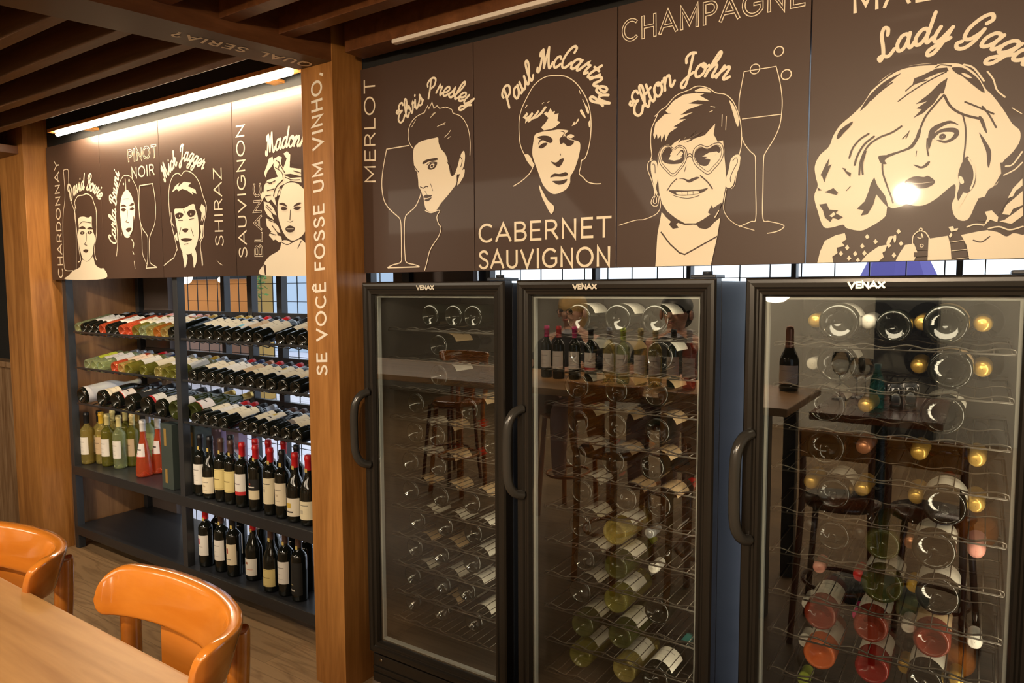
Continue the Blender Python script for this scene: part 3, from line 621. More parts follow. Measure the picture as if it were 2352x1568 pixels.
# ------------------------------------------------------------------ setting
PANELS = [
 {'x0': -2.893, 'x1': -2.327, 'art': [('S', 'c', 3.97, '1904,5753 2389,5727 2408,5285 2423,4365 2739,3793 2947,3322 2901,2129 2747,559'), ('S', 'c', 4.05, '1904,5753 1924,5326 1939,4400 1696,3672 1538,3026 1456,1901 1433,767 1608,500 2391,470'), ('S', 'c', 5.09, '3054,3681 2949,4008 3295,4285 3819,4302 4228,4344 4722,4157 4913,3851 5115,3466 5102,2846 5042,2314 4763,1519 4836,1068 4918,976'), ('S', 'c', 5.27, '2986,3777 2871,3326 2975,2770 3072,2122 3169,1475 3262,1012 3006,907'), ('P', 'c', 0.0, '3253,3140 3729,3223 4275,3130 4625,3174 4608,2736 4723,2373 4879,2071 4664,1630 4604,1344 4327,1062 3911,934 3546,1033 3346,1332 3160,1825 3080,2214 3249,2647'), ('S', 'c', 6.33, '4734,2059 4871,1964 4713,1790'), ('P', 'b', 0.0, '3230,2648 3651,2737 3974,2595 3602,2594'), ('P', 'b', 0.0, '4083,2572 4456,2654 4735,2524 4445,2519'), ('P', 'b', 0.0, '3322,2387 3593,2485 3845,2383 3578,2303'), ('P', 'b', 0.0, '4103,2372 4368,2469 4614,2368 4353,2289'), ('O', 'c', 2.6, '3585,2394,38'), ('O', 'c', 2.55, '4360,2379,38'), ('S', 'b', 3.87, '4028,2357 3958,1952 3760,1804 4014,1741'), ('P', 'b', 0.0, '3582,1463 3850,1546 4141,1483 3909,1363'), ('S', 'b', 3.87, '3360,2842 3707,2961 4527,2857'), ('P', 'c', 0.0, '1638,10 1941,241 2390,452 3174,645 3431,1008 3909,907 4360,1025 4589,1146 4809,727 5260,540 5646,498 5637,10')], 'text': [('CHARDONNAY', '1272,95 1441,6314 705,99', 6.9, 0)], 'script': [('David Bowie', '2535,4100 3039,4394 3842,4570 4603,4477 5173,4205 5538,3898', 37.8, 7.56)]},
 {'x0': -2.327, 'x1': -1.793, 'art': [('S', 'c', 3.48, '1220,1108 1382,1711 1398,2402 1331,3095 1476,3944 1786,4560 2137,4870 2465,4917 2875,4798 3200,4447 3426,4057 3455,3308 3562,2554 3623,1801 3626,1133 3982,624'), ('P', 'c', 0.0, '2386,4235 2669,4129 2935,3800 3125,3328 2994,2792 2836,2337 2623,2050 2357,1950 2069,2030 1861,2364 1767,2899 1776,3497 2009,3992'), ('s', 'c', 4.64, '2358,4767 2384,4218'), ('O', 'c', 4.66, '2178,4528,34'), ('O', 'c', 4.6, '2704,4654,46'), ('P', 'b', 0.0, '1809,3495 2110,3561 2363,3443 2103,3459'), ('P', 'b', 0.0, '2624,3477 2888,3578 3074,3515 2847,3446'), ('P', 'b', 0.0, '1830,3323 2098,3392 2320,3293 2087,3222'), ('P', 'b', 0.0, '2644,3291 2874,3377 3060,3299 2864,3227'), ('S', 'b', 3.5, '2447,3243 2353,2825 2248,2720 2505,2674'), ('P', 'b', 0.0, '2223,2364 2439,2423 2743,2392 2539,2231 2345,2240'), ('S', 'b', 5.79, '2971,2919 2868,2335 2575,2044'), ('S', 'b', 2.33, '2128,3814 2582,3800'), ('S', 'c', 3.56, '1818,2211 1775,2084'), ('S', 'c', 4.64, '2723,1851 2886,1660 2808,1442'), ('S', 'c', 4.65, '2765,1282 2852,1153'), ('S', 'c', 3.49, '2862,814 2902,456'), ('S', 'c', 4.44, '3631,4330 4746,4331'), ('S', 'c', 4.52, '3631,4330 3529,3718 3506,2889 3720,2338 4099,1982 4140,1658 4059,873 3911,475'), ('S', 'c', 4.43, '4746,4331 4877,3787 4917,3218 4801,2533 4374,1980 4262,1654 4243,869 4323,668 4797,495'), ('s', 'c', 4.49, '3879,459 4826,478')], 'text': [('PINOT', '2697,5481 5172,5466 2676,6099', 11.47, 1), ('NOIR', '2949,4717 4917,4688 2937,5250', 6.86, 0)], 'script': [('Carla Bruni', '1263,1698 1264,2408 1383,3350 1567,4279 1858,5105', 31.0, 7.16)]},
 {'x0': -1.793, 'x1': -1.243, 'art': [('S', 'c', 4.22, '1718,4488 1447,4612 1091,4526 817,4210 674,3706 671,3150 730,2669 898,2104 1071,1619 1190,1217'), ('S', 'c', 4.01, '1718,4488 2001,4648 2405,4582 2795,4357 3108,3989 3294,3505 3520,3051 3463,2675 3287,2266 3237,1772 3013,1512 2996,1166 3069,485'), ('P', 'c', 0.0, '1078,3031 1432,3056 1848,3047 2563,3188 2711,2948 2856,2633 2899,2170 2835,1672 2573,1256 2264,1046 1906,1008 1578,1112 1376,1529 1240,2128 1128,2648'), ('p', 'c', 0.0, '937,3806 1206,4061 1563,4189 1413,4006 1909,4200 2448,4103 2198,3984 2767,3787 2824,3592 2495,3715 2582,3571 2161,3794 1755,3902 1473,3822 1339,3933'), ('P', 'b', 0.0, '1136,2806 1450,2883 1752,2803 1718,2695 1435,2600 1213,2659'), ('P', 'b', 0.0, '2056,2832 2361,2938 2707,2856 2591,2678 2264,2634'), ('O', 'c', 2.09, '1469,2732,31'), ('O', 'c', 2.04, '2351,2753,30'), ('S', 'b', 3.1, '1790,3003 1892,2841'), ('P', 'b', 0.0, '1631,2103 1856,2156 2128,2112 1957,1979 1765,2003'), ('P', 'b', 0.0, '1497,1683 1861,1732 2377,1666 2128,1582 1770,1579'), ('S', 'b', 3.14, '1554,2217 1398,1924'), ('S', 'b', 3.06, '2321,2158 2492,1801'), ('S', 'b', 3.11, '1763,1453 2067,1474'), ('S', 'b', 3.06, '2231,2527 2584,2555'), ('S', 'b', 4.17, '1375,2540 1709,2523'), ('p', 'c', 0.0, '3198,3147 3452,2979 3437,2677 3158,2311 3303,2608 3096,2390 3180,2767 3030,2929'), ('p', 'c', 0.0, '3022,2241 3259,2229 3154,1699 2922,1554 3073,1932'), ('p', 'c', 0.0, '1013,1860 1234,2010 1268,1612 1132,1696'), ('S', 'c', 4.24, '829,2903 864,2503 1035,2256'), ('S', 'c', 4.29, '85,559 593,768 917,905 1163,1234'), ('P', 'c', 0.0, '1607,1127 1879,1025 1977,802 1763,396 1669,730'), ('P', 'c', 0.0, '2318,1045 2571,1217 2711,786 2449,402 2414,793'), ('P', 'c', 0.0, '4144,695 4317,586 4588,461 4365,525'), ('S', 'c', 3.02, '3098,1086 3136,507')], 'text': [('SHIRAZ', '4674,1275 4692,4540 4069,1294', 5.78, 0)], 'script': [('Mick Jagger', '451,4343 904,4731 1594,5026 2228,5073 2782,4890 3398,4568', 33.4, 7.09)]},
 {'x0': -1.243, 'x1': -0.7, 'art': [('P', 'c', 0.0, '3172,3479 3575,3549 3988,3469 4309,3256 4783,2890 4686,2231 4348,1645 4035,1421 3616,1320 3281,1449 3012,1736 2810,2182 2761,2683 2926,3120'), ('p', 'c', 0.0, '2625,4554 2919,4627 3099,4561 3017,4345 3170,4126 3392,4478 3209,4686 3422,4759 3606,4605 3550,4125 4207,3998 4200,3732 3585,3886 3163,3888 3580,3717 4199,3699 4214,3497 3577,3616 3044,3488 2737,3994 2584,4283'), ('p', 'c', 0.0, '1953,3539 2183,3764 2732,3823 3109,3859 3133,3584 2826,3368 3042,3420 2904,3122 2598,3039 2696,2687 2378,2985 2176,2894 1919,3191'), ('p', 'c', 0.0, '1910,2946 2263,2853 2531,2627 2685,2341 2361,2463 2516,2176 2136,2371 1944,2628'), ('p', 'c', 0.0, '2021,2272 2460,2144 2780,1906 2901,1637 2665,1716 2765,1434 2435,1376 2166,1597 2336,1730 2066,1953'), ('p', 'c', 0.0, '1716,3170 1880,3369 2007,3150 1823,3008'), ('p', 'c', 0.0, '2321,4584 2541,4644 2621,4417 2419,4229 2217,4109 2076,3878 1993,4059 2180,4320'), ('p', 'c', 0.0, '2661,1577 2930,1511 2978,1322 2782,1280 2601,1405'), ('S', 'b', 3.41, '2690,4204 3060,4000 3159,3753'), ('S', 'b', 3.34, '3266,3778 3682,3641 4145,3603'), ('S', 'b', 3.43, '3151,3480 2877,3295 2705,2963'), ('S', 'b', 3.49, '2070,3704 2453,3604'), ('S', 'b', 3.5, '2051,3147 2383,3158'), ('S', 'b', 3.5, '2186,2193 2567,2069'), ('S', 'b', 3.5, '2279,1662 2606,1579'), ('S', 'b', 3.51, '2037,2727 2469,2422'), ('S', 'b', 4.27, '2753,4473 2964,4350 2849,4121'), ('S', 'b', 4.15, '3597,4323 4109,4141'), ('S', 'b', 5.15, '3157,3684 2720,3445 2546,3112'), ('S', 'b', 4.33, '2289,3617 2674,3690'), ('S', 'b', 4.35, '2169,3348 2609,3384'), ('S', 'b', 4.13, '3795,3968 4203,3852'), ('S', 'b', 3.5, '2095,2794 2419,2565'), ('S', 'b', 4.36, '2399,1972 2665,1716'), ('S', 'b', 4.24, '2912,4389 3271,3947'), ('P', 'b', 0.0, '2861,2780 3130,2811 3359,2646 3127,2701'), ('P', 'b', 0.0, '3716,2624 3968,2743 4193,2729 3965,2642'), ('P', 'b', 0.0, '2963,2601 3147,2659 3357,2564 3121,2509'), ('P', 'b', 0.0, '3713,2543 3923,2611 4168,2562 3960,2474'), ('S', 'b', 3.38, '3545,2498 3492,2126'), ('P', 'b', 0.0, '3301,2101 3511,2050 3690,2095 3531,2021'), ('P', 'b', 0.0, '3206,1797 3422,1904 3611,1881 3775,1778 3604,1649 3351,1660'), ('S', 'c', 2.54, '3291,1786 3691,1768'), ('P', 'c', 0.0, '1695,10 1789,417 2193,750 2805,980 2978,1322 3299,1345 3614,1252 4136,1349 4535,1032 4930,753 5010,10'), ('p', 'b', 0.0, '1780,474 1958,400 1967,10 1877,10'), ('S', 'b', 3.42, '2955,1288 3294,1173 3614,1252'), ('S', 'b', 4.18, '4134,1282 3920,1017')], 'text': [('SAUVIGNON', '751,739 829,6133 181,752', 6.46, 0), ('BLANC', '1767,745 1802,3712 1218,758', 9.86, 1)], 'script': [('Madonna', '2194,4735 2873,4870 3615,4913 4230,4847 4926,4654', 35.0, 7.49)]},
 {'x0': -0.497, 'x1': 0.0, 'art': [('s', 'c', 3.48, '2262,4255 1215,4247'), ('S', 'c', 3.56, '1215,4247 1110,3907 994,3432 955,3008 1026,2575 1233,2256 1573,1993 1737,1875 1810,1739 1831,1375 1824,647 1788,356 1404,264 1166,181'), ('s', 'c', 4.24, '1166,169 2629,174'), ('S', 'c', 3.47, '2741,2607 2661,2436 2469,2182 2122,1975 2032,1878 1989,1670 1968,1128 1988,583 2051,339 2430,248 2629,185'), ('S', 'c', 2.71, '2405,4158 2263,4355 2217,4595 2267,4854 2428,5056 2665,5182 2960,5242'), ('s', 'c', 2.62, '2937,5233 3092,5442 3145,5343 3282,5530 3357,5320 3493,5387 3597,5282 3850,5292'), ('S', 'c', 2.52, '3850,5292 4099,5180 4157,5061 4460,4921 4674,4672 4788,4382 4837,4044 4823,3658'), ('P', 'c', 0.0, '2468,4139 2579,4244 2752,4319 3047,4355 3353,4367 3519,4360 3541,4186 3652,3974 3816,3804 3911,3579 3963,3375 4036,3102 4153,3080 4241,3180 4299,3062 4255,2812 4093,2642 3871,2441 3608,2229 3403,2021 3149,1983 2964,2081 2895,2273 2865,2451 2803,2585 2726,2755 2648,2849 2634,3056 2588,3324 2495,3450 2441,3719 2427,3956'), ('P', 'c', 0.0, '4270,3121 4241,3209 4329,3370 4401,3588 4488,3758 4581,3816 4624,3678 4602,3457 4516,3241 4401,3110'), ('P', 'c', 0.0, '4299,2808 4415,3109 4531,3228 4609,3221 4573,3039 4458,2880 4328,2761'), ('P', 'b', 0.0, '2826,3613 2966,3692 3197,3716 3448,3715 3501,3652 3349,3638 3081,3629 2903,3570'), ('P', 'b', 0.0, '3065,3457 3158,3564 3311,3590 3470,3569 3409,3425 3256,3358 3103,3378'), ('P', 'c', 0.0, '3150,3466 3227,3540 3349,3529 3318,3439 3211,3409'), ('P', 'b', 0.0, '3188,3463 3242,3521 3303,3487 3264,3427'), ('S', 'b', 2.66, '3027,3536 3158,3593 3387,3617'), ('S', 'b', 3.4, '2479,3539 2573,3413 2667,3335'), ('S', 'b', 2.72, '2494,3350 2620,3304'), ('S', 'b', 3.37, '2734,2836 2867,2785 2976,2830 3069,2811'), ('S', 'b', 2.0, '3170,2908 3223,2805 3268,2668'), ('P', 'b', 0.0, '2850,2488 2975,2561 3098,2541 3244,2513 3152,2467 2997,2443'), ('P', 'b', 0.0, '2911,2390 3051,2427 3221,2451 3128,2364 3004,2337'), ('S', 'b', 2.02, '2937,2681 3006,2588'), ('S', 'b', 2.58, '3889,3552 4021,3341 4094,3080'), ('S', 'b', 2.54, '4445,3640 4516,3521 4459,3330'), ('S', 'b', 2.56, '4299,3062 4299,2780'), ('S', 'c', 3.34, '2940,2036 3188,1952 3456,2006 3569,1982 3463,1861 3439,1746 3507,1568 3612,1418 3505,1161 3298,934 3104,675 2985,323 2881,57'), ('S', 'c', 1.97, '3219,5047 3432,5168'), ('S', 'c', 1.97, '3280,5119 3394,5184'), ('S', 'c', 1.95, '3505,4715 3841,4798'), ('S', 'c', 1.95, '3595,4738 3804,4735'), ('S', 'c', 2.03, '2402,4849 2585,5059'), ('S', 'c', 1.93, '3803,4339 3951,4424 4054,4524'), ('S', 'c', 1.93, '3936,4284 4053,4327')], 'text': [('MERLOT', '674,3140 722,6696 125,3184', 5.81, 0)], 'script': [('Elvis Presley', '1826,5014 2231,5210 2666,5443 3169,5671 3621,5696 4100,5554 4532,5354 4830,5137', 27.2, 5.83)]},
 {'x0': 0.0, 'x1': 0.4963, 'art': [('S', 'c', 2.75, '2203,3030 2005,3322 1863,3536 1753,3812 1718,4158 1729,4525 1823,4828 2017,5139 2258,5440 2595,5607 2958,5611 3343,5514 3666,5284 3928,4939 4086,4596 4159,4168 4144,3700 4064,3337 3970,3132 3862,3077 3835,2909 3786,2722 3909,2601 4059,2459 4276,2387 4472,2372'), ('S', 'c', 2.91, '2203,3030 2072,2858 1805,2679 1514,2552'), ('P', 'c', 0.0, '2289,3998 2456,4041 2610,4054 2926,4047 3106,4046 3426,3973 3310,3870 3511,3721 3774,3617 3817,3452 3762,3192 3684,2973 3593,2789 3495,2661 3480,2474 3364,2315 3150,2222 2933,2201 2737,2309 2550,2531 2398,2882 2252,3235 2187,3477 2228,3786'), ('p', 'c', 0.0, '2504,4179 2669,4314 2753,4426 2593,4570 2678,4620 2727,4573 2829,4702 2884,4583 2980,4590 2945,4498 3101,4513 3055,4306 3163,4252 3009,4139 2841,4088 2597,4086'), ('p', 'c', 0.0, '1856,4562 1995,4690 2058,4640 1971,4547 2078,4585 2183,4675 2234,4617 2122,4486 2222,4541 2407,4708 2432,4642 2285,4496 2482,4625 2634,4780 2713,4748 2544,4576 2360,4471 2204,4455 2060,4379 2022,4436 1934,4369 1958,4486'), ('p', 'c', 0.0, '3536,4085 3622,4215 3646,4142 3748,4279 3772,4226 3681,4128'), ('P', 'c', 0.0, '3803,4471 3860,4513 3965,4341 3989,4248 3896,4325'), ('P', 'c', 0.0, '3961,4613 4029,4579 4100,4397 4043,4380'), ('P', 'c', 0.0, '4081,4128 4137,4161 4139,3997 4094,3998'), ('S', 'c', 2.12, '3890,4786 3984,4605'), ('S', 'c', 1.68, '2541,4859 2602,4891'), ('S', 'c', 1.67, '2724,4869 2797,4900'), ('S', 'c', 2.13, '3784,5049 3819,4954'), ('S', 'c', 2.29, '1956,4831 2019,4895'), ('P', 'c', 0.0, '1928,3451 2055,3438 2157,3323 2208,3203 2271,3129 2234,3054 2152,3087 2044,3203 1960,3332'), ('P', 'b', 0.0, '2377,3899 2550,3937 2782,3890 2905,3773 2845,3688 2711,3733 2551,3802 2403,3736 2489,3835'), ('P', 'b', 0.0, '2417,3610 2552,3709 2723,3701 2651,3616 2528,3567'), ('S', 'b', 2.27, '2464,3812 2416,3703'), ('P', 'b', 0.0, '3145,3787 3322,3828 3429,3725 3617,3654 3549,3551 3396,3537 3277,3641 3170,3622'), ('P', 'c', 0.0, '3381,3822 3510,3862 3627,3794 3523,3745 3441,3774'), ('S', 'b', 2.2, '3184,3986 3303,3922 3169,3775'), ('P', 'b', 0.0, '2851,3153 3020,3106 3175,3193 3282,3193 3236,3075 3118,2964 2961,3040'), ('S', 'b', 2.76, '3162,3338 3168,3306'), ('P', 'b', 0.0, '2819,2691 2951,2793 3144,2767 3346,2801 3418,2713 3241,2677 3001,2707'), ('P', 'b', 0.0, '2905,2581 3170,2570 3396,2593 3302,2478 3112,2456 2978,2513'), ('P', 'c', 0.0, '2433,2514 2565,2305 2740,2033 2955,1827 2854,1620 2642,1950 2503,2221')], 'text': [('CABERNET', '172,870 4812,856 172,1474', 7.53, 0), ('SAUVIGNON', '173,43 4793,25 173,640', 7.56, 0)], 'script': [('Paul McCartney', '1338,4893 1756,5229 2195,5604 2593,5822 3074,5818 3603,5671 4006,5428 4235,5138 4379,4824 4439,4499', 27.8, 6.42)]},
 {'x0': 0.4963, 'x1': 0.9977, 'art': [('s', 'c', 2.14, '3467,4788 4232,4782'), ('S', 'c', 2.19, '3467,4788 3399,4422 3355,4125 3355,3820'), ('S', 'c', 2.19, '3438,3198 3510,3016 3646,2827 3763,2707 3788,2574 3807,1940 3826,1150 3706,1077 3423,970'), ('S', 'c', 2.13, '4232,4782 4327,4409 4389,4022 4391,3684 4341,3331 4204,3027 4023,2737 3985,2577 3984,1927 3999,1142 4139,1061 4386,993 4505,928 4449,848 4308,793 4118,765'), ('s', 'c', 2.14, '3435,3635 4385,3622'), ('O', 'c', 2.15, '3729,4805,116'), ('O', 'c', 2.51, '4287,5124,112'), ('O', 'c', 2.49, '4474,4545,116'), ('S', 'c', 2.28, '1183,4067 1291,4160 1438,4233 1703,4471 2061,4564 2202,4615 2367,4608 2578,4519 2774,4374 2993,4307 3177,4141 3299,3906 3392,3597 3432,3287 3432,2980 3385,2757'), ('S', 'c', 2.44, '1118,4020 1193,4057 1087,3837 1029,3703 1004,3424 1019,3187 1043,2996 1005,2882'), ('S', 'c', 1.97, '1056,2877 945,2817 928,2629 1025,2383 1101,2164 1136,1948 1062,1835 1039,1717 1117,1636 1219,1649 1251,1799 1187,1954'), ('S', 'c', 1.97, '1148,1900 1099,1785 1121,1712 1192,1731 1189,1850'), ('S', 'c', 1.99, '1259,1893 1304,1701 1287,1536 1158,1401 841,1297 580,1286 90,1177'), ('P', 'c', 0.0, '1027,2809 1107,2849 1179,2804 1224,2603 1229,2367 1173,2135 1217,1971 1156,1966 1089,2283 1021,2597'), ('S', 'b', 1.96, '1068,2758 1130,2729 1145,2515'), ('p', 'c', 0.0, '1416,4120 1633,4344 1920,4462 2253,4459 2465,4406 2349,4374 2609,4194 2282,4266 2046,4218 2425,4139 2026,4062 1787,4002 1492,4041'), ('P', 'c', 0.0, '2205,4511 2391,4560 2532,4517 2645,4411 2441,4450'), ('p', 'c', 0.0, '1078,3533 1137,3830 1393,4031 1786,4025 2120,4108 1836,3950 2171,3975 1790,3842 1984,3827 1648,3676 1770,3652 1528,3528 1433,3330 1394,3520 1309,3320 1295,3494 1207,3402 1184,3545 1116,3412'), ('P', 'c', 0.0, '3105,4151 3249,3956 3360,3645 3347,3463 3292,3544 3214,3795 3159,3977'), ('S', 'c', 1.8, '2939,3808 2934,3521'), ('S', 'c', 1.79, '3045,3750 3036,3420'), ('S', 'c', 1.81, '2636,4057 2747,4024'), ('S', 'c', 1.82, '2603,3918 2685,3943'), ('p', 'c', 0.0, '1585,3175 1667,3249 1851,3340 1780,3223 1994,3378 1925,3276 2231,3470 2044,3309 2373,3431 2188,3293 2492,3349 2763,3608 2728,3345 2835,3141 2971,3162 2995,2937 3019,2713 3065,2352 3057,1996 2986,1597 2853,1425 2685,1298 2477,1194 2289,1111 2000,1124 1752,1267 1499,1472 1344,1698 1267,1987 1228,2414 1218,2885 1313,3133'), ('p', 'b', 0.0, '1803,3290 1994,3406 1948,3310 2277,3519 2068,3315 2466,3465 2281,3337 2141,3253 1950,3219 2140,3298'), ('P', 'c', 0.0, '3174,2645 3252,2743 3340,2770 3404,2720 3402,2478 3311,2243 3246,2017 3148,1953 3056,2018 3069,2218 3119,2370'), ('S', 'c', 1.33, '3376,2758 3414,2653 3328,2264 3290,2023 3212,1931'), ('S', 'b', 1.78, '3228,2626 3316,2693 3346,2571 3253,2403 3177,2209 3189,2097'), ('P', 'c', 0.0, '1217,2909 1312,3166 1520,3219 1660,3120 1815,3187 1992,3086 2045,2875 1964,2653 1822,2495 1638,2362 1406,2563 1281,2738'), ('S', 'b', 1.92, '1238,2902 1323,3156 1521,3205 1661,3111 1816,3173 1982,3078 2035,2876 1963,2667 1821,2504 1648,2379 1425,2576 1291,2737 1238,2902'), ('S', 'b', 1.44, '1298,2896 1374,3113 1531,3162 1662,3065 1807,3128 1944,3054 1987,2880 1924,2698 1801,2552 1646,2445 1475,2599 1341,2761 1298,2896'), ('P', 'b', 0.0, '1327,2931 1404,3110 1537,3152 1623,3050 1566,2945 1724,2911 1834,3020 1916,3039 1968,2882 1913,2726 1768,2694 1546,2714 1381,2785'), ('p', 'c', 0.0, '1519,2833 1576,2920 1763,2916 1868,3016 1927,2955 1852,2861 1900,2875 1839,2803 1678,2785'), ('P', 'c', 0.0, '2152,2796 2194,3029 2381,3136 2569,3057 2762,3127 2945,3098 3014,2882 2948,2652 2770,2458 2598,2329 2388,2473 2223,2643'), ('S', 'b', 1.84, '2176,2793 2213,3018 2381,3118 2570,3044 2753,3110 2927,3087 2996,2884 2939,2667 2761,2468 2597,2347 2397,2482 2242,2641 2176,2793'), ('S', 'b', 1.38, '2228,2797 2262,2985 2392,3063 2571,2990 2763,3060 2892,3028 2942,2889 2892,2698 2731,2534 2595,2419 2433,2533 2288,2673 2228,2797'), ('P', 'b', 0.0, '2237,2824 2271,2975 2401,3053 2571,2981 2754,3052 2856,3032 2923,2918 2816,2822 2668,2818 2521,2760 2653,2712 2564,2567 2370,2616'), ('p', 'c', 0.0, '2436,2814 2620,2895 2814,2902 2898,2836 2715,2809 2576,2791'), ('S', 'b', 2.34, '2035,2880 2111,2928 2189,2847'), ('S', 'b', 1.87, '2036,2825 2113,2854 2181,2793'), ('s', 'b', 1.42, '1968,2468 2012,2625'), ('P', 'b', 0.0, '1817,2296 1948,2272 2095,2177 2252,2229 2374,2274 2307,2307 2174,2281 2079,2252 1948,2299'), ('S', 'b', 2.4, '1758,2306 1608,2178 1497,2017'), ('S', 'b', 3.22, '2401,2327 2593,2148 2719,1967'), ('P', 'b', 0.0, '1537,2015 1735,2010 2076,1976 2410,1975 2606,1997 2431,1887 2079,1847 1762,1882'), ('P', 'c', 0.0, '1756,1952 2029,1947 2345,1939 2327,1871 2031,1869 1797,1894'), ('S', 'b', 1.43, '1907,1951 1914,1886'), ('S', 'b', 1.42, '2062,1945 2064,1871'), ('S', 'b', 1.41, '2211,1939 2213,1875'), ('S', 'b', 1.42, '1679,1874 1887,1804 2105,1771 2376,1818'), ('p', 'c', 0.0, '1349,1462 1555,1239 1952,1112 2338,1063 2623,981 2941,1221 2871,744 2715,10 1188,10 1236,850'), ('p', 'b', 0.0, '1338,1519 1500,1468 1752,1262 2000,1110 2289,1097 2477,1189 2684,1320 2613,1370 2711,1546 2750,1476 2976,1607 2926,1443 2803,1223 2873,1197 2670,979 2554,939 2387,982 2314,1077 2001,1078 1814,1147 1765,1111 1837,1015 1669,994 1557,1121 1615,1189 1452,1338'), ('s', 'b', 3.82, '1335,931 1594,600 1862,357 2010,307 2211,405 2871,744'), ('S', 'c', 1.79, '3081,1927 3043,1683 3027,1415 3133,1207 3286,1065 3454,973 3800,852'), ('S', 'c', 2.74, '2803,1237 2900,1395')], 'text': [('CHAMPAGNE', '152,6109 4855,6059 142,6719', 9.02, 1)], 'script': [('Elton John', '605,4047 910,4281 1257,4558 1599,4738 1912,4826 2290,4857 2663,4789 3083,4636', 29.0, 6.07)]},
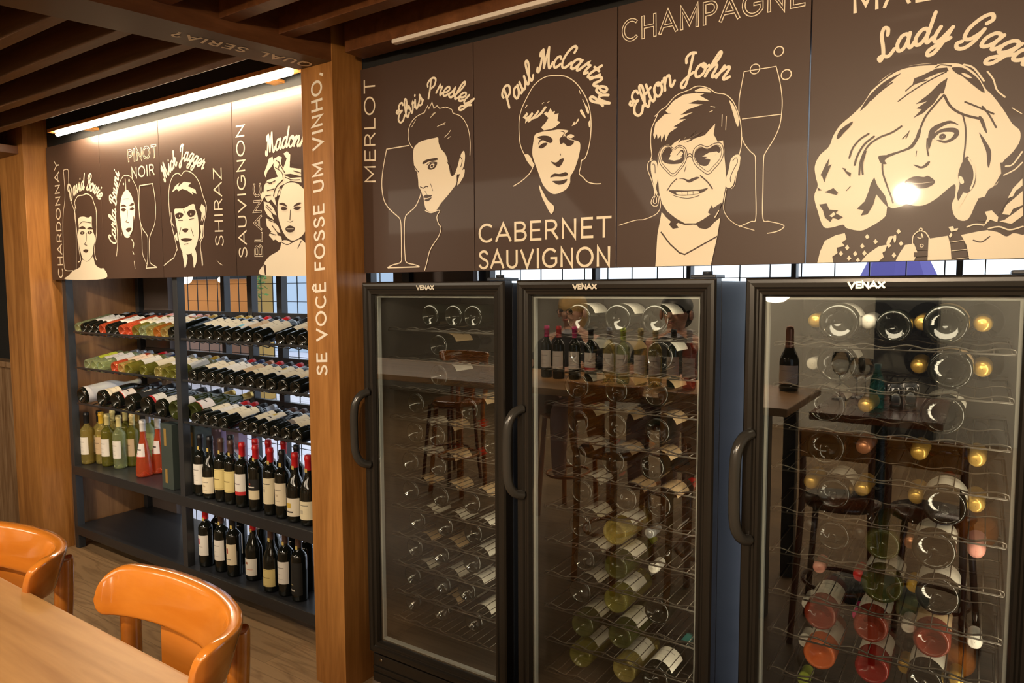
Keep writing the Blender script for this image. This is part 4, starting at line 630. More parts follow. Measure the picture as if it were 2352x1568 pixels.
 {'x0': 0.9977, 'x1': 1.5, 'art': [('P', 'c', 0.0, '2631,4237 2329,4295 1989,4286 1645,4168 1368,3936 1162,3609 949,3398 693,3188 549,2960 461,2724 261,2538 163,2298 191,2046 238,1833 168,1588 251,1247 390,864 586,835 815,887 902,801 1198,728 1416,820 1593,933 1704,1048 1732,1246 1834,1200 2009,1230 2112,1271 2287,1222 2474,1234 2694,1364 2895,1553 3022,1627 3024,1362 2978,1212 3021,981 3144,853 3297,892 3440,1260 3569,1327 3769,1572 3881,1784 3847,2007 4013,2210 4123,2416 4119,2632 3985,2792 3820,3102 3622,3420 3491,3585 3320,3903 3056,4148 2828,4219'), ('S', 'b', 3.34, '1073,3534 1263,3833 1542,4067 1852,4243 2194,4279 2581,4238'), ('S', 'b', 2.47, '2574,4171 2665,4213 2863,4154'), ('P', 'b', 0.0, '1102,3458 1274,3753 1517,3984 1718,4098 1907,4165 1806,4084 1584,3904 1412,3733 1324,3666 1237,3560'), ('S', 'b', 3.38, '1324,3666 1533,3853 1740,3990'), ('p', 'b', 0.0, '2142,3890 2172,4008 2306,4044 2585,4151 2782,4137 2818,4057 2639,4048 2459,3994 2277,3915'), ('S', 'b', 2.88, '1873,3559 2148,3744 2479,3923 2770,4046'), ('S', 'b', 2.9, '2017,3763 2177,3885 2411,3933'), ('p', 'b', 0.0, '2802,3918 2740,3601 2675,3599 2567,3418 2373,3234 2173,3145 2336,3316 2233,3348 2431,3475 2212,3443 2458,3623 2649,3821'), ('S', 'b', 4.3, '2742,3563 2585,3378 2417,3152 2320,2896'), ('P', 'b', 0.0, '2339,2932 2325,2761 2263,2614 2166,2489 1926,2415 1699,2339 1629,2306 1679,2400 1924,2462 2112,2533 2226,2695 2280,2862'), ('P', 'b', 0.0, '1518,2392 1679,2400 1768,2399 1648,2285 1687,2202 1597,2210 1541,2275'), ('S', 'b', 4.88, '2759,3542 2839,3362 2953,3216 3135,3088 3409,2972'), ('S', 'b', 3.13, '3110,3076 3166,2816 3175,2479 3152,2126'), ('S', 'b', 3.42, '3139,3358 3351,3230 3655,3036'), ('S', 'b', 3.38, '3451,3217 3578,3024 3708,2752'), ('P', 'b', 0.0, '3392,3011 3472,2964 3558,2660 3499,2722'), ('P', 'b', 0.0, '3413,2684 3534,2497 3645,2246 3621,1953 3589,1975 3558,2255 3478,2484'), ('P', 'b', 0.0, '2871,4115 3059,4085 3240,3934 3390,3746 3479,3495 3283,3670 3067,3906 2951,3991'), ('P', 'c', 0.0, '3048,3976 3161,3928 3245,3834 3132,3878'), ('S', 'c', 3.42, '3088,4143 3267,4040 3458,3743'), ('S', 'c', 3.02, '3512,3927 3622,3747 3694,3518 3838,3353'), ('S', 'c', 1.65, '3970,3111 4138,2971'), ('P', 'b', 0.0, '2478,2668 2507,2848 2637,2947 2881,3000 3048,2875 2890,2943 2696,2871 2594,2769 2691,2826 2806,2851 2979,2831 3054,2747 3027,2638 2907,2553 2786,2535 2651,2603 2572,2657 2538,2527 2495,2428'), ('P', 'c', 0.0, '2587,2625 2637,2707 2727,2769 2891,2758 2965,2720 2904,2621 2801,2587 2701,2613'), ('O', 'b', 5.68, '2750,2675,35'), ('S', 'b', 2.88, '2465,2669 2466,2477 2500,2297'), ('P', 'b', 0.0, '2215,2131 2291,2109 2388,2077 2492,2168 2537,2156 2473,2062 2363,2033 2269,2080'), ('S', 'b', 1.46, '2272,2420 2259,2305'), ('P', 'b', 0.0, '2057,1754 2185,1853 2301,1867 2432,1841 2512,1858 2646,1724 2549,1624 2408,1595 2236,1627'), ('S', 'c', 0.73, '2092,1751 2335,1709 2606,1720'), ('S', 'b', 3.87, '910,2414 977,2630 1119,2808 1299,2916'), ('S', 'b', 4.24, '1029,2241 1077,2438 1216,2686 1410,2840'), ('S', 'b', 3.8, '1131,2010 1156,2330 1291,2638 1520,2804 1766,2883 1955,2997'), ('S', 'b', 3.86, '1205,2012 1185,2247 1248,2522'), ('P', 'b', 0.0, '628,2886 675,3048 815,3165 962,3236 903,3122 776,2996 696,2903'), ('S', 'b', 1.47, '2053,2714 2115,2881'), ('S', 'b', 1.84, '1983,2722 2090,2826'), ('S', 'b', 3.4, '1600,2230 1616,2010 1706,1725 1794,1481 1843,1319'), ('p', 'b', 0.0, '1104,1233 1265,1394 1331,1592 1378,1789 1446,1924 1511,1739 1679,1488 1762,1204 1650,1331 1497,1540 1441,1303 1331,1099 1192,1074 1254,1192'), ('p', 'b', 0.0, '285,1388 449,1403 513,1254 707,1222 652,1163 816,1060 715,1007 597,1062 543,961 422,1071 377,1240'), ('p', 'c', 0.0, '518,1108 612,1194 653,1134 578,1072'), ('p', 'b', 0.0, '401,1672 592,1750 692,1635 656,1588 558,1620'), ('p', 'b', 0.0, '300,2078 416,2337 482,2455 457,2272 534,2306 427,2047 385,1897 341,2033'), ('p', 'b', 0.0, '767,2203 844,2176 865,2113 961,2065 946,1964 855,2073'), ('p', 'b', 0.0, '231,1801 340,1722 262,1715'), ('S', 'b', 1.57, '870,1664 953,1760'), ('P', 'b', 0.0, '3069,1813 3103,1999 3170,2162 3239,2193 3326,2035 3383,1825 3377,1601 3288,1458 3195,1389 3121,1234 3063,1378 3104,1621'), ('S', 'c', 3.46, '3247,2154 3346,1940 3362,1715 3308,1513'), ('P', 'c', 0.0, '3080,1793 3146,1769 3183,1653 3119,1639'), ('p', 'c', 0.0, '3117,1318 3176,1446 3257,1422 3199,1294 3125,1128 3072,1245'), ('p', 'b', 0.0, '3563,1327 3625,1472 3769,1565 3825,1678 3709,1521 3835,1788 3810,2010 4022,2027 4170,2302 4198,1722 3997,1262 3885,1048 3772,832 3492,807 3409,886 3476,1146 3444,1297'), ('p', 'c', 0.0, '3967,1264 4048,1460 4201,1649 4208,1504 4096,1402 4056,1295'), ('p', 'c', 0.0, '3884,938 3943,1119 4117,1291 4214,1394 4227,1102 4068,1038 4014,913'), ('p', 'c', 0.0, '3836,792 3927,817 4229,1066 4238,883 4053,727'), ('p', 'c', 0.0, '3577,1009 3701,1029 3819,885 3806,775 3679,836 3560,692 3630,876'), ('S', 'c', 2.99, '3905,1928 4025,1954 4175,2194'), ('S', 'c', 2.66, '3883,1747 4060,1842 4186,1976'), ('S', 'c', 3.12, '3273,704 3415,754 3558,729'), ('S', 'c', 3.03, '3656,651 3841,680 4028,606 4248,664'), ('p', 'c', 0.0, '283,10 340,277 441,527 670,644 868,687 911,545 811,474 871,389 700,352 724,227 611,146 640,10'), ('p', 'c', 0.0, '1226,10 1348,173 1580,350 1759,385 1722,237 1665,206 1698,105 1595,10'), ('p', 'c', 0.0, '1937,10 1999,159 2114,363 2287,390 2364,191 2305,10'), ('p', 'c', 0.0, '2563,10 2564,484 2929,533 2981,332 3014,10'), ('p', 'c', 0.0, '3168,537 3470,598 3657,621 3815,570 3973,483 4092,538 4274,498 4302,10 3340,10 3274,324'), ('S', 'b', 2.76, '3398,415 3543,373 3683,481'), ('S', 'b', 2.36, '3657,621 3814,589 3973,483 4092,545 4256,499'), ('p', 'c', 0.0, '880,348 927,412 980,337 924,289'), ('p', 'c', 0.0, '751,214 799,279 851,203 796,155'), ('p', 'c', 0.0, '1200,372 1246,436 1297,361 1243,314'), ('p', 'c', 0.0, '1056,199 1103,264 1154,189 1100,141'), ('p', 'c', 0.0, '1251,207 1297,272 1347,197 1294,149'), ('p', 'c', 0.0, '1296,581 1341,645 1392,570 1339,523'), ('p', 'c', 0.0, '1473,462 1518,525 1569,451 1516,404'), ('p', 'c', 0.0, '1119,46 1165,111 1216,36 1162,10'), ('p', 'c', 0.0, '928,98 975,164 1027,88 972,40'), ('p', 'c', 0.0, '1933,671 1976,733 2025,660 1974,614'), ('p', 'c', 0.0, '1990,399 2033,461 2082,388 2031,342'), ('p', 'c', 0.0, '1858,142 1902,205 1951,132 1899,85'), ('p', 'c', 0.0, '1749,365 1793,428 1842,355 1791,308'), ('P', 'c', 0.0, '1740,406 1788,557 1876,570 1854,514 1795,384'), ('P', 'c', 0.0, '1877,562 1929,592 1933,480 1900,421'), ('p', 'b', 0.0, '2325,460 2551,453 2561,234 2335,239'), ('S', 'c', 2.2, '2259,391 2267,548 2345,644 2420,660 2500,626 2562,530 2592,452'), ('O', 'c', 1.83, '2411,692,29'), ('O', 'c', 1.47, '2440,334,32'), ('S', 'c', 1.83, '2357,522 2420,496 2429,601 2460,510'), ('p', 'b', 0.0, '2295,193 2563,187 2566,101 2299,90'), ('p', 'b', 0.0, '2980,351 3239,401 3246,230 3002,216'), ('p', 'b', 0.0, '2997,178 3280,191 3302,65 3017,31'), ('p', 'b', 0.0, '3038,10 3336,18 3346,10 3041,10'), ('s', 'c', 1.41, '2978,390 3221,424'), ('s', 'c', 1.41, '3003,201 3279,225'), ('s', 'c', 1.41, '3031,15 3335,49'), ('p', 'c', 0.0, '2931,718 3019,733 3035,675 3112,687 3099,634 2985,616'), ('p', 'c', 0.0, '2949,533 2986,600 3014,542 2965,478')], 'text': [('MALBEC', '887,5647 4036,5593 863,6288', 6.91, 0)], 'script': [('Lady Gaga', '1497,4503 1802,4625 2143,4698 2511,4715 2874,4634 3261,4516 3578,4362 3861,4158 4199,3906', 29.2, 6.61)]}]
RACK = [
 (1, 0, -2.745, 'clear', 'none', 'grey'),
 (1, 0, -2.684, 'dark', 'white', 'black'),
 (1, 0, -2.614, 'dark', 'white', 'black'),
 (1, 0, -2.537, 'dark', 'white', 'black'),
 (1, 0, -2.463, 'rose', 'none', 'grey'),
 (1, 0, -2.397, 'dark', 'white', 'black'),
 (1, 0, -2.331, 'dark', 'white', 'black'),
 (1, 0, -2.258, 'rose', 'none', 'pink'),
 (1, 0, -2.192, 'rose', 'cream', 'white'),
 (1, 0, -2.11, 'olive', 'cream', 'black'),
 (1, 0, -2.033, 'clear', 'white', 'white'),
 (1, 0, -1.98, 'gold', 'white', 'pink'),
 (1, 0, -1.893, 'amber', 'cream', 'copper'),
 (1, 0, -1.86, 'gold', 'cream', 'gold'),
 (1, 0, -1.79, 'dark', 'none', 'black'),
 (1, 1, -1.682, 'dark', 'cream', 'gold'),
 (1, 1, -1.62, 'dark', 'cream', 'gold'),
 (1, 1, -1.545, 'dark', 'cream', 'silver'),
 (1, 1, -1.472, 'dark', 'cream', 'red'),
 (1, 1, -1.406, 'dark', 'bluemark', 'black'),
 (1, 1, -1.333, 'dark', 'tan', 'red'),
 (1, 1, -1.262, 'dark', 'cream', 'black'),
 (1, 1, -1.191, 'dark', 'cream', 'black'),
 (1, 1, -1.041, 'dark', 'cream', 'brown'),
 (1, 1, -0.973, 'dark', 'tan', 'black'),
 (1, 1, -0.911, 'dark', 'cream', 'black'),
 (2, 0, -2.67, 'clear', 'lime', 'silver'),
 (2, 0, -2.593, 'clear', 'white', 'silver'),
 (2, 0, -2.524, 'clear', 'white', 'grey'),
 (2, 0, -2.383, 'rose', 'cream', 'red'),
 (2, 0, -2.315, 'gold', 'cream', 'grey'),
 (2, 0, -2.244, 'olive', 'white', 'navy'),
 (2, 0, -2.104, 'olive', 'cream', 'silver'),
 (2, 0, -1.957, 'gold', 'white', 'grey'),
 (2, 0, -1.87, 'olive', 'cream', 'yellow'),
 (2, 0, -1.775, 'olive', 'white', 'silver'),
 (2, 1, -1.682, 'dark', 'cream', 'silver'),
 (2, 1, -1.606, 'dark', 'cream', 'red'),
 (2, 1, -1.537, 'dark', 'white', 'navy'),
 (2, 1, -1.469, 'dark', 'white', 'copper'),
 (2, 1, -1.397, 'dark', 'tan', 'red'),
 (2, 1, -1.325, 'dark', 'redspot', 'black'),
 (2, 1, -1.254, 'dark', 'cream', 'red'),
 (2, 1, -1.185, 'dark', 'goldspot', 'black'),
 (2, 1, -1.113, 'dark', 'cream', 'black'),
 (2, 1, -1.037, 'dark', 'cream', 'black'),
 (2, 1, -0.959, 'dark', 'tan', 'black'),
 (3, 1, -1.669, 'dark', 'cream', 'red'),
 (3, 1, -1.601, 'dark', 'white', 'red'),
 (3, 1, -1.53, 'dark', 'cream', 'black'),
 (3, 1, -1.459, 'dark', 'cream', 'silver'),
 (3, 1, -1.31, 'dark', 'cream', 'brown'),
 (3, 1, -1.241, 'dark', 'goldspot', 'brown'),
 (3, 1, -1.171, 'dark', 'none', 'brown'),
 (3, 1, -1.098, 'dark', 'greyband', 'black'),
 (3, 1, -1.028, 'dark', 'cream', 'black'),
 (3, 1, -0.956, 'dark', 'cream', 'black')]
BIG = [
 (-2.757, 'whiteglass', 'none', 'white'),
 (-2.54, 'dark', 'creamlow', 'black'),
 (-2.394, 'dark', 'pinklow', 'black'),
 (-2.252, 'dark', 'ring', 'black'),
 (-2.102, 'dark', 'redlow', 'black'),
 (-1.968, 'dark', 'greylow', 'black')]
STAND = [
 ('A0', -2.856, 0.109, 'bordeaux', 'gold', 'white', 'black'),
 ('A0', -2.844, 0.17, 'bordeaux', 'gold', 'white', 'black'),
 ('A0', -2.767, 0.157, 'bordeaux', 'gold', 'tan', 'yellow'),
 ('A0', -2.677, 0.146, 'bordeaux', 'olive', 'white', 'cream'),
 ('A0', -2.569, 0.158, 'bordeaux', 'clear', 'white', 'cream'),
 ('A0', -2.562, 0.218, 'bordeaux', 'olive', 'tan', 'cream'),
 ('A0', -2.291, 0.137, 'flared', 'rose', 'pinkwhite', 'white'),
 ('A0', -2.293, 0.217, 'flared', 'rose', 'pinkwhite', 'white'),
 ('A0', -2.554, 0.31, 'bordeaux', 'clear', 'none', 'silver'),
 ('A0', -2.62, 0.37, 'bordeaux', 'olive', 'cream', 'silver'),
 ('A0', -2.735, 0.268, 'bordeaux', 'olive', 'none', 'cream'),
 ('A0', -2.765, 0.246, 'bordeaux', 'gold', 'none', 'cream'),
 ('A0', -2.681, 0.306, 'bordeaux', 'gold', 'none', 'gold'),
 ('A0', -2.858, 0.269, 'bordeaux', 'dark', 'none', 'black'),
 ('A1', -1.717, 0.098, 'bordeaux', 'dark', 'white', 'black'),
 ('A1', -1.638, 0.087, 'burgundy', 'dark', 'creamlow', 'black'),
 ('A1', -1.55, 0.079, 'bordeaux', 'dark', 'yellow', 'brown'),
 ('A1', -1.474, 0.078, 'bordeaux', 'dark', 'yellow', 'brown'),
 ('A1', -1.393, 0.076, 'bordeaux', 'dark', 'whitered', 'red'),
 ('A1', -1.296, 0.077, 'bordeaux', 'dark', 'blackcream', 'red'),
 ('A1', -1.194, 0.069, 'bordeaux', 'dark', 'tall', 'red'),
 ('A1', -1.115, 0.072, 'bordeaux', 'dark', 'cream', 'black'),
 ('A1', -1.031, 0.078, 'burgundy', 'dark', 'whitelow', 'red'),
 ('A1', -0.947, 0.075, 'burgundy', 'dark', 'octagon', 'red'),
 ('A1', -1.337, 0.199, 'bordeaux', 'dark', 'white', 'red'),
 ('A1', -1.271, 0.232, 'bordeaux', 'dark', 'white', 'red'),
 ('A1', -1.144, 0.202, 'bordeaux', 'dark', 'none', 'black'),
 ('A1', -1.579, 0.171, 'bordeaux', 'dark', 'none', 'black'),
 ('A1', -1.405, 0.179, 'bordeaux', 'dark', 'none', 'red'),
 ('B1', -1.706, 0.106, 'bordeaux', 'dark', 'redmark', 'red'),
 ('B1', -1.586, 0.11, 'bordeaux', 'dark', 'white', 'brown'),
 ('B1', -1.489, 0.108, 'bordeaux', 'dark', 'redspot', 'black'),
 ('B1', -1.376, 0.132, 'burgundy', 'dark', 'crest', 'red'),
 ('B1', -1.206, 0.093, 'burgundy', 'dark', 'yellow', 'brown'),
 ('B1', -1.116, 0.104, 'bordeaux', 'dark', 'white', 'brown'),
 ('B1', -1.025, 0.102, 'bordeaux', 'dark', 'blacklabel', 'brown'),
 ('B1', -1.714, 0.174, 'bordeaux', 'dark', 'none', 'black'),
 ('B1', -1.592, 0.213, 'bordeaux', 'dark', 'white', 'black'),
 ('B1', -1.47, 0.242, 'bordeaux', 'dark', 'none', 'black'),
 ('B1', -1.326, 0.206, 'burgundy', 'dark', 'none', 'black'),
 ('B1', -1.204, 0.211, 'bordeaux', 'dark', 'none', 'black'),
 ('B1', -1.076, 0.186, 'bordeaux', 'dark', 'none', 'black')]
COOL = [
 (0, 0, -0.234, 'base', 'bordeaux', 'dark', 'none', 'black'),
 (0, 0, -0.13, 'base', 'bordeaux', 'dark', 'none', 'black'),
 (0, 0, -0.048, 'base', 'bordeaux', 'dark', 'none', 'black'),
 (0, 1, -0.198, 'base', 'bordeaux', 'dark', 'tan', 'black'),
 (0, 2, -0.198, 'base', 'bordeaux', 'dark', 'white', 'black'),
 (0, 3, -0.305, 'base', 'bordeaux', 'dark', 'none', 'black'),
 (0, 3, -0.068, 'base', 'bordeaux', 'dark', 'tan', 'black'),
 (0, 4, -0.312, 'base', 'bordeaux', 'dark', 'white', 'black'),
 (0, 4, -0.211, 'base', 'bordeaux', 'dark', 'tan', 'red'),
 (0, 4, 0.026, 'base', 'bordeaux', 'dark', 'none', 'black'),
 (0, 5, -0.335, 'base', 'bordeaux', 'dark', 'white', 'red'),
 (0, 5, -0.207, 'base', 'bordeaux', 'dark', 'tan', 'red'),
 (0, 6, -0.336, 'base', 'bordeaux', 'dark', 'tan', 'black'),
 (0, 6, -0.198, 'base', 'bordeaux', 'dark', 'tan', 'black'),
 (0, 6, -0.061, 'base', 'bordeaux', 'dark', 'tan', 'black'),
 (0, 7, -0.306, 'base', 'bordeaux', 'dark', 'white', 'black'),
 (0, 7, -0.18, 'base', 'bordeaux', 'dark', 'white', 'black'),
 (0, 7, -0.055, 'base', 'bordeaux', 'dark', 'white', 'black'),
 (0, 8, -0.32, 'base', 'bordeaux', 'dark', 'tan', 'black'),
 (0, 8, -0.199, 'base', 'bordeaux', 'dark', 'tan', 'black'),
 (0, 8, -0.061, 'base', 'bordeaux', 'dark', 'white', 'black'),
 (0, 9, -0.333, 'base', 'bordeaux', 'dark', 'white', 'black'),
 (0, 9, -0.194, 'base', 'bordeaux', 'dark', 'white', 'black'),
 (0, 9, -0.084, 'base', 'bordeaux', 'dark', 'white', 'black'),
 (0, 10, -0.331, 'base', 'bordeaux', 'dark', 'none', 'black'),
 (0, 10, -0.2, 'base', 'bordeaux', 'dark', 'tan', 'black'),
 (0, 10, -0.055, 'base', 'bordeaux', 'dark', 'white', 'black'),
 (1, 0, 0.349, 'base', 'burgundy', 'dark', 'white', 'black'),
 (1, 0, 0.478, 'base', 'burgundy', 'dark', 'white', 'black'),
 (1, 0, 0.593, 'base', 'burgundy', 'dark', 'white', 'black'),
 (1, 1, 0.357, 'base', 'bordeaux', 'dark', 'white', 'black'),
 (1, 1, 0.47, 'base', 'bordeaux', 'dark', 'tan', 'black'),
 (1, 1, 0.607, 'base', 'burgundy', 'dark', 'white', 'black'),
 (1, 2, 0.343, 'base', 'burgundy', 'dark', 'white', 'black'),
 (1, 2, 0.474, 'base', 'bordeaux', 'dark', 'tan', 'black'),
 (1, 2, 0.598, 'base', 'bordeaux', 'dark', 'tan', 'black'),
 (1, 3, 0.347, 'base', 'bordeaux', 'dark', 'redspot', 'black'),
 (1, 3, 0.472, 'base', 'bordeaux', 'dark', 'tan', 'black'),
 (1, 3, 0.604, 'base', 'bordeaux', 'dark', 'tan', 'black'),
 (1, 4, 0.341, 'base', 'bordeaux', 'dark', 'white', 'red'),
 (1, 4, 0.466, 'base', 'bordeaux', 'dark', 'tan', 'orange'),
 (1, 4, 0.588, 'base', 'bordeaux', 'dark', 'tan', 'black'),
 (1, 5, 0.36, 'base', 'bordeaux', 'dark', 'white', 'red'),
 (1, 5, 0.506, 'base', 'bordeaux', 'dark', 'tan', 'black'),
 (1, 5, 0.61, 'base', 'bordeaux', 'dark', 'tan', 'red'),
 (1, 6, 0.357, 'base', 'bordeaux', 'dark', 'white', 'gold'),
 (1, 6, 0.473, 'base', 'bordeaux', 'gold', 'white', 'white'),
 (1, 6, 0.562, 'neck', 'bordeaux', 'dark', 'white', 'silver'),
 (1, 7, 0.37, 'base', 'bordeaux', 'dark', 'white', 'black'),
 (1, 7, 0.478, 'base', 'bordeaux', 'olivedark', 'white', 'lime'),
 (1, 7, 0.575, 'neck', 'bordeaux', 'dark', 'white', 'white'),
 (1, 8, 0.357, 'base', 'bordeaux', 'dark', 'white', 'black'),
 (1, 8, 0.477, 'base', 'bordeaux', 'olive', 'white', 'white'),
 (1, 8, 0.608, 'base', 'bordeaux', 'dark', 'none', 'black'),
 (1, 9, 0.366, 'base', 'bordeaux', 'olivedark', 'white', 'black'),
 (1, 9, 0.492, 'base', 'bordeaux', 'olivedark', 'white', 'black'),
 (1, 10, 0.358, 'base', 'bordeaux', 'olive', 'white', 'black'),
 (1, 10, 0.507, 'base', 'bordeaux', 'gold', 'white', 'black'),
 (1, 10, 0.604, 'base', 'burgundy', 'dark', 'white', 'teal'),
 (2, 0, 1.005, 'neck', 'champagne', 'dark', 'none', 'gold'),
 (2, 0, 1.068, 'base', 'champagne', 'dark', 'white', 'gold'),
 (2, 0, 1.126, 'neck', 'champagne', 'dark', 'none', 'white'),
 (2, 0, 1.186, 'base', 'bordeaux', 'dark', 'none', 'gold'),
 (2, 0, 1.242, 'neck', 'champagne', 'dark', 'none', 'gold'),
 (2, 0, 1.291, 'base', 'champagne', 'dark', 'tan', 'gold'),
 (2, 0, 1.361, 'neck', 'champagne', 'dark', 'none', 'gold'),
 (2, 1, 1.002, 'neck', 'bordeaux', 'dark', 'none', 'white'),
 (2, 1, 1.066, 'base', 'champagne', 'dark', 'white', 'gold'),
 (2, 1, 1.238, 'neck', 'champagne', 'dark', 'none', 'gold'),
 (2, 1, 1.303, 'base', 'champagne', 'dark', 'tan', 'gold'),
 (2, 1, 1.364, 'neck', 'champagne', 'dark', 'none', 'gold'),
 (2, 2, 1.044, 'base', 'champagne', 'dark', 'white', 'gold'),
 (2, 2, 1.127, 'neck', 'champagne', 'dark', 'none', 'gold'),
 (2, 2, 1.292, 'base', 'champagne', 'dark', 'white', 'gold'),
 (2, 3, 1.046, 'base', 'champagne', 'dark', 'none', 'gold'),
 (2, 3, 1.125, 'neck', 'champagne', 'dark', 'none', 'copper'),
 (2, 3, 1.245, 'neck', 'champagne', 'dark', 'none', 'gold'),
 (2, 3, 1.361, 'neck', 'champagne', 'dark', 'none', 'gold'),
 (2, 4, 1.005, 'neck', 'champagne', 'dark', 'none', 'gold'),
 (2, 4, 1.068, 'base', 'bordeaux', 'dark', 'white', 'gold'),
 (2, 4, 1.125, 'neck', 'champagne', 'dark', 'none', 'gold'),
 (2, 4, 1.243, 'neck', 'champagne', 'dark', 'none', 'gold'),
 (2, 4, 1.303, 'base', 'champagne', 'dark', 'white', 'red'),
 (2, 4, 1.363, 'neck', 'champagne', 'dark', 'none', 'gold'),
 (2, 5, 1.006, 'neck', 'bordeaux', 'dark', 'none', 'black'),
 (2, 5, 1.07, 'base', 'bordeaux', 'dark', 'none', 'black'),
 (2, 5, 1.123, 'neck', 'bordeaux', 'dark', 'none', 'black'),
 (2, 5, 1.179, 'base', 'bordeaux', 'olivedark', 'none', 'white'),
 (2, 5, 1.235, 'neck', 'bordeaux', 'dark', 'none', 'copper'),
 (2, 5, 1.286, 'base', 'champagne', 'dark', 'white', 'gold'),
 (2, 5, 1.368, 'neck', 'champagne', 'amber', 'none', 'pink'),
 (2, 6, 1.031, 'neck', 'bordeaux', 'dark', 'none', 'pink'),
 (2, 6, 1.126, 'neck', 'bordeaux', 'dark', 'none', 'red'),
 (2, 6, 1.181, 'base', 'champagne', 'olivedark', 'white', 'black'),
 (2, 6, 1.245, 'neck', 'bordeaux', 'dark', 'none', 'yellow'),
 (2, 6, 1.297, 'base', 'champagne', 'dark', 'white', 'gold'),
 (2, 7, 1.006, 'neck', 'bordeaux', 'dark', 'none', 'white'),
 (2, 7, 1.045, 'base', 'bordeaux', 'rosedark', 'white', 'white'),
 (2, 7, 1.127, 'neck', 'bordeaux', 'dark', 'none', 'magenta'),
 (2, 7, 1.16, 'base', 'bordeaux', 'rosedark', 'white', 'white'),
 (2, 7, 1.237, 'neck', 'bordeaux', 'clear', 'none', 'white'),
 (2, 7, 1.289, 'base', 'bordeaux', 'rosedark', 'tan', 'white'),
 (2, 8, 1.001, 'neck', 'bordeaux', 'dark', 'none', 'white'),
 (2, 8, 1.046, 'base', 'bordeaux', 'orange', 'white', 'white'),
 (2, 8, 1.166, 'base', 'bordeaux', 'red', 'white', 'white'),
 (2, 7, 1.373, 'neck', 'bordeaux', 'dark', 'none', 'white'),
 (2, 8, 1.233, 'neck', 'bordeaux', 'dark', 'none', 'gold'),
 (2, 9, 1.001, 'neck', 'bordeaux', 'dark', 'none', 'lime'),
 (2, 8, 1.278, 'base', 'bordeaux', 'dark', 'white', 'black'),
 (2, 8, 1.34, 'neck', 'bordeaux', 'amber', 'white', 'gold')]
PZ0, PZ1 = 1.51, 2.222
f = MB(); f.box(-7, 4.5, -6, 0.62, -0.05, 0)
struct('floor', f, M['floor'])
f = MB(); f.box(-30, 14, 0.62, 24, -0.06, -0.004)
struct('floor_terrace', f, M['tiles'])
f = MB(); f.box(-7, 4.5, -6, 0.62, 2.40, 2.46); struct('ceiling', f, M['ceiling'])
f = MB(); f.box(-7, 4.5, -6.1, -6.0, 0, 2.4); struct('wall_back', f, M['roomwall'])
f = MB(); f.box(4.5, 4.6, -6.0, 0.62, 0, 2.4); struct('wall_right', f, M['roomwall'])
f = MB(); f.box(-7.1, -7.0, -6.0, 0.62, 0, 2.4); struct('wall_left', f, M['roomwall'])
f = MB(); f.box(0.52, 1.02, -5.99, -5.55, 0, 2.1, .004); o = f.build('dark_block', M['shelf_metal'], None, (.77, -5.8, 0)); tag(o, 'tall black block added on the back wall to darken the right cooler reflection', 'block')  # added dark block that darkens the reflection in the right door
# worn timber dado, dark opening and side lining left of the wooden column
f = MB(); f.box(-7.0, -3.20, -0.02, 0.10, 0, 1.0); struct('wall_dado', f, M['old_wood'])
f = MB(); f.box(-7.0, -3.19, -0.05, 0.12, 1.0, 1.035, 0.006); struct('trim_1', f, M['old_wood'])
f = MB(); f.box(-7.0, -3.20, 0.04, 0.10, 1.035, 2.4); struct('wall_front', f, M['trim_dark'])
f = MB(); f.box(-2.935, -2.905, 0.05, 0.50, 0, 2.4); struct('wall_niche', f, M['niche'])
f = MB(); f.box(-2.905, -2.575, 0.47, 0.50, 0, 2.4); struct('wall_panel', f, M['wallgrey'])
f = MB(); f.box(-0.80, -0.36, 0.47, 0.50, 0, 2.4); struct('wall_pier', f, M['wallgrey'])
f = MB(); f.box(-2.93, 2.6, 0.50, 0.60, 2.22, 2.4); struct('trim_2', f, M['trim_dark'])
# boards closing the space above the poster panels
f = MB(); f.box(-2.90, -0.66, 0.012, 0.05, 2.222, 2.4); f.box(-0.497, 1.9, 0.012, 0.05, 2.222, 2.4); struct('trim_3', f, M['trim_dark'])
# steel window frame and mesh behind the rack and the coolers
f = MB()
for x, hw in ((-2.56, .017), (-2.12, .017), (-1.00, .017), (-0.34, .03), (0.16, .008), (0.52, .008), (0.86, .008), (1.30, .008), (2.10, .017)):
    f.box(x - hw, x + hw, 0.515, 0.555, 0, 2.22, 0.003)
f.box(-2.93, 2.6, 0.505, 0.56, 0, 0.05); f.box(-2.93, 2.6, 0.505, 0.56, 2.17, 2.22)
struct('window_1', f, M['black_metal'])
t = thing('wire_mesh_screen', 'black welded wire mesh screen standing behind the wine rack and coolers', 'screen', (-0.1, 0.585, 0))
f = MB()
k = 0
x = -2.56
while x < 2.5:
    f.box(x - .0016, x + .0016, 0.583, 0.587, 0, 2.2); x += 0.098
f.build('vertical_wires', M['wire'], t)
f = MB()
z = 0.045
while z < 2.2:
    f.box(-2.56, 2.5, 0.587, 0.591, z - .0016, z + .0016); z += 0.096
f.build('horizontal_wires', M['wire'], t)

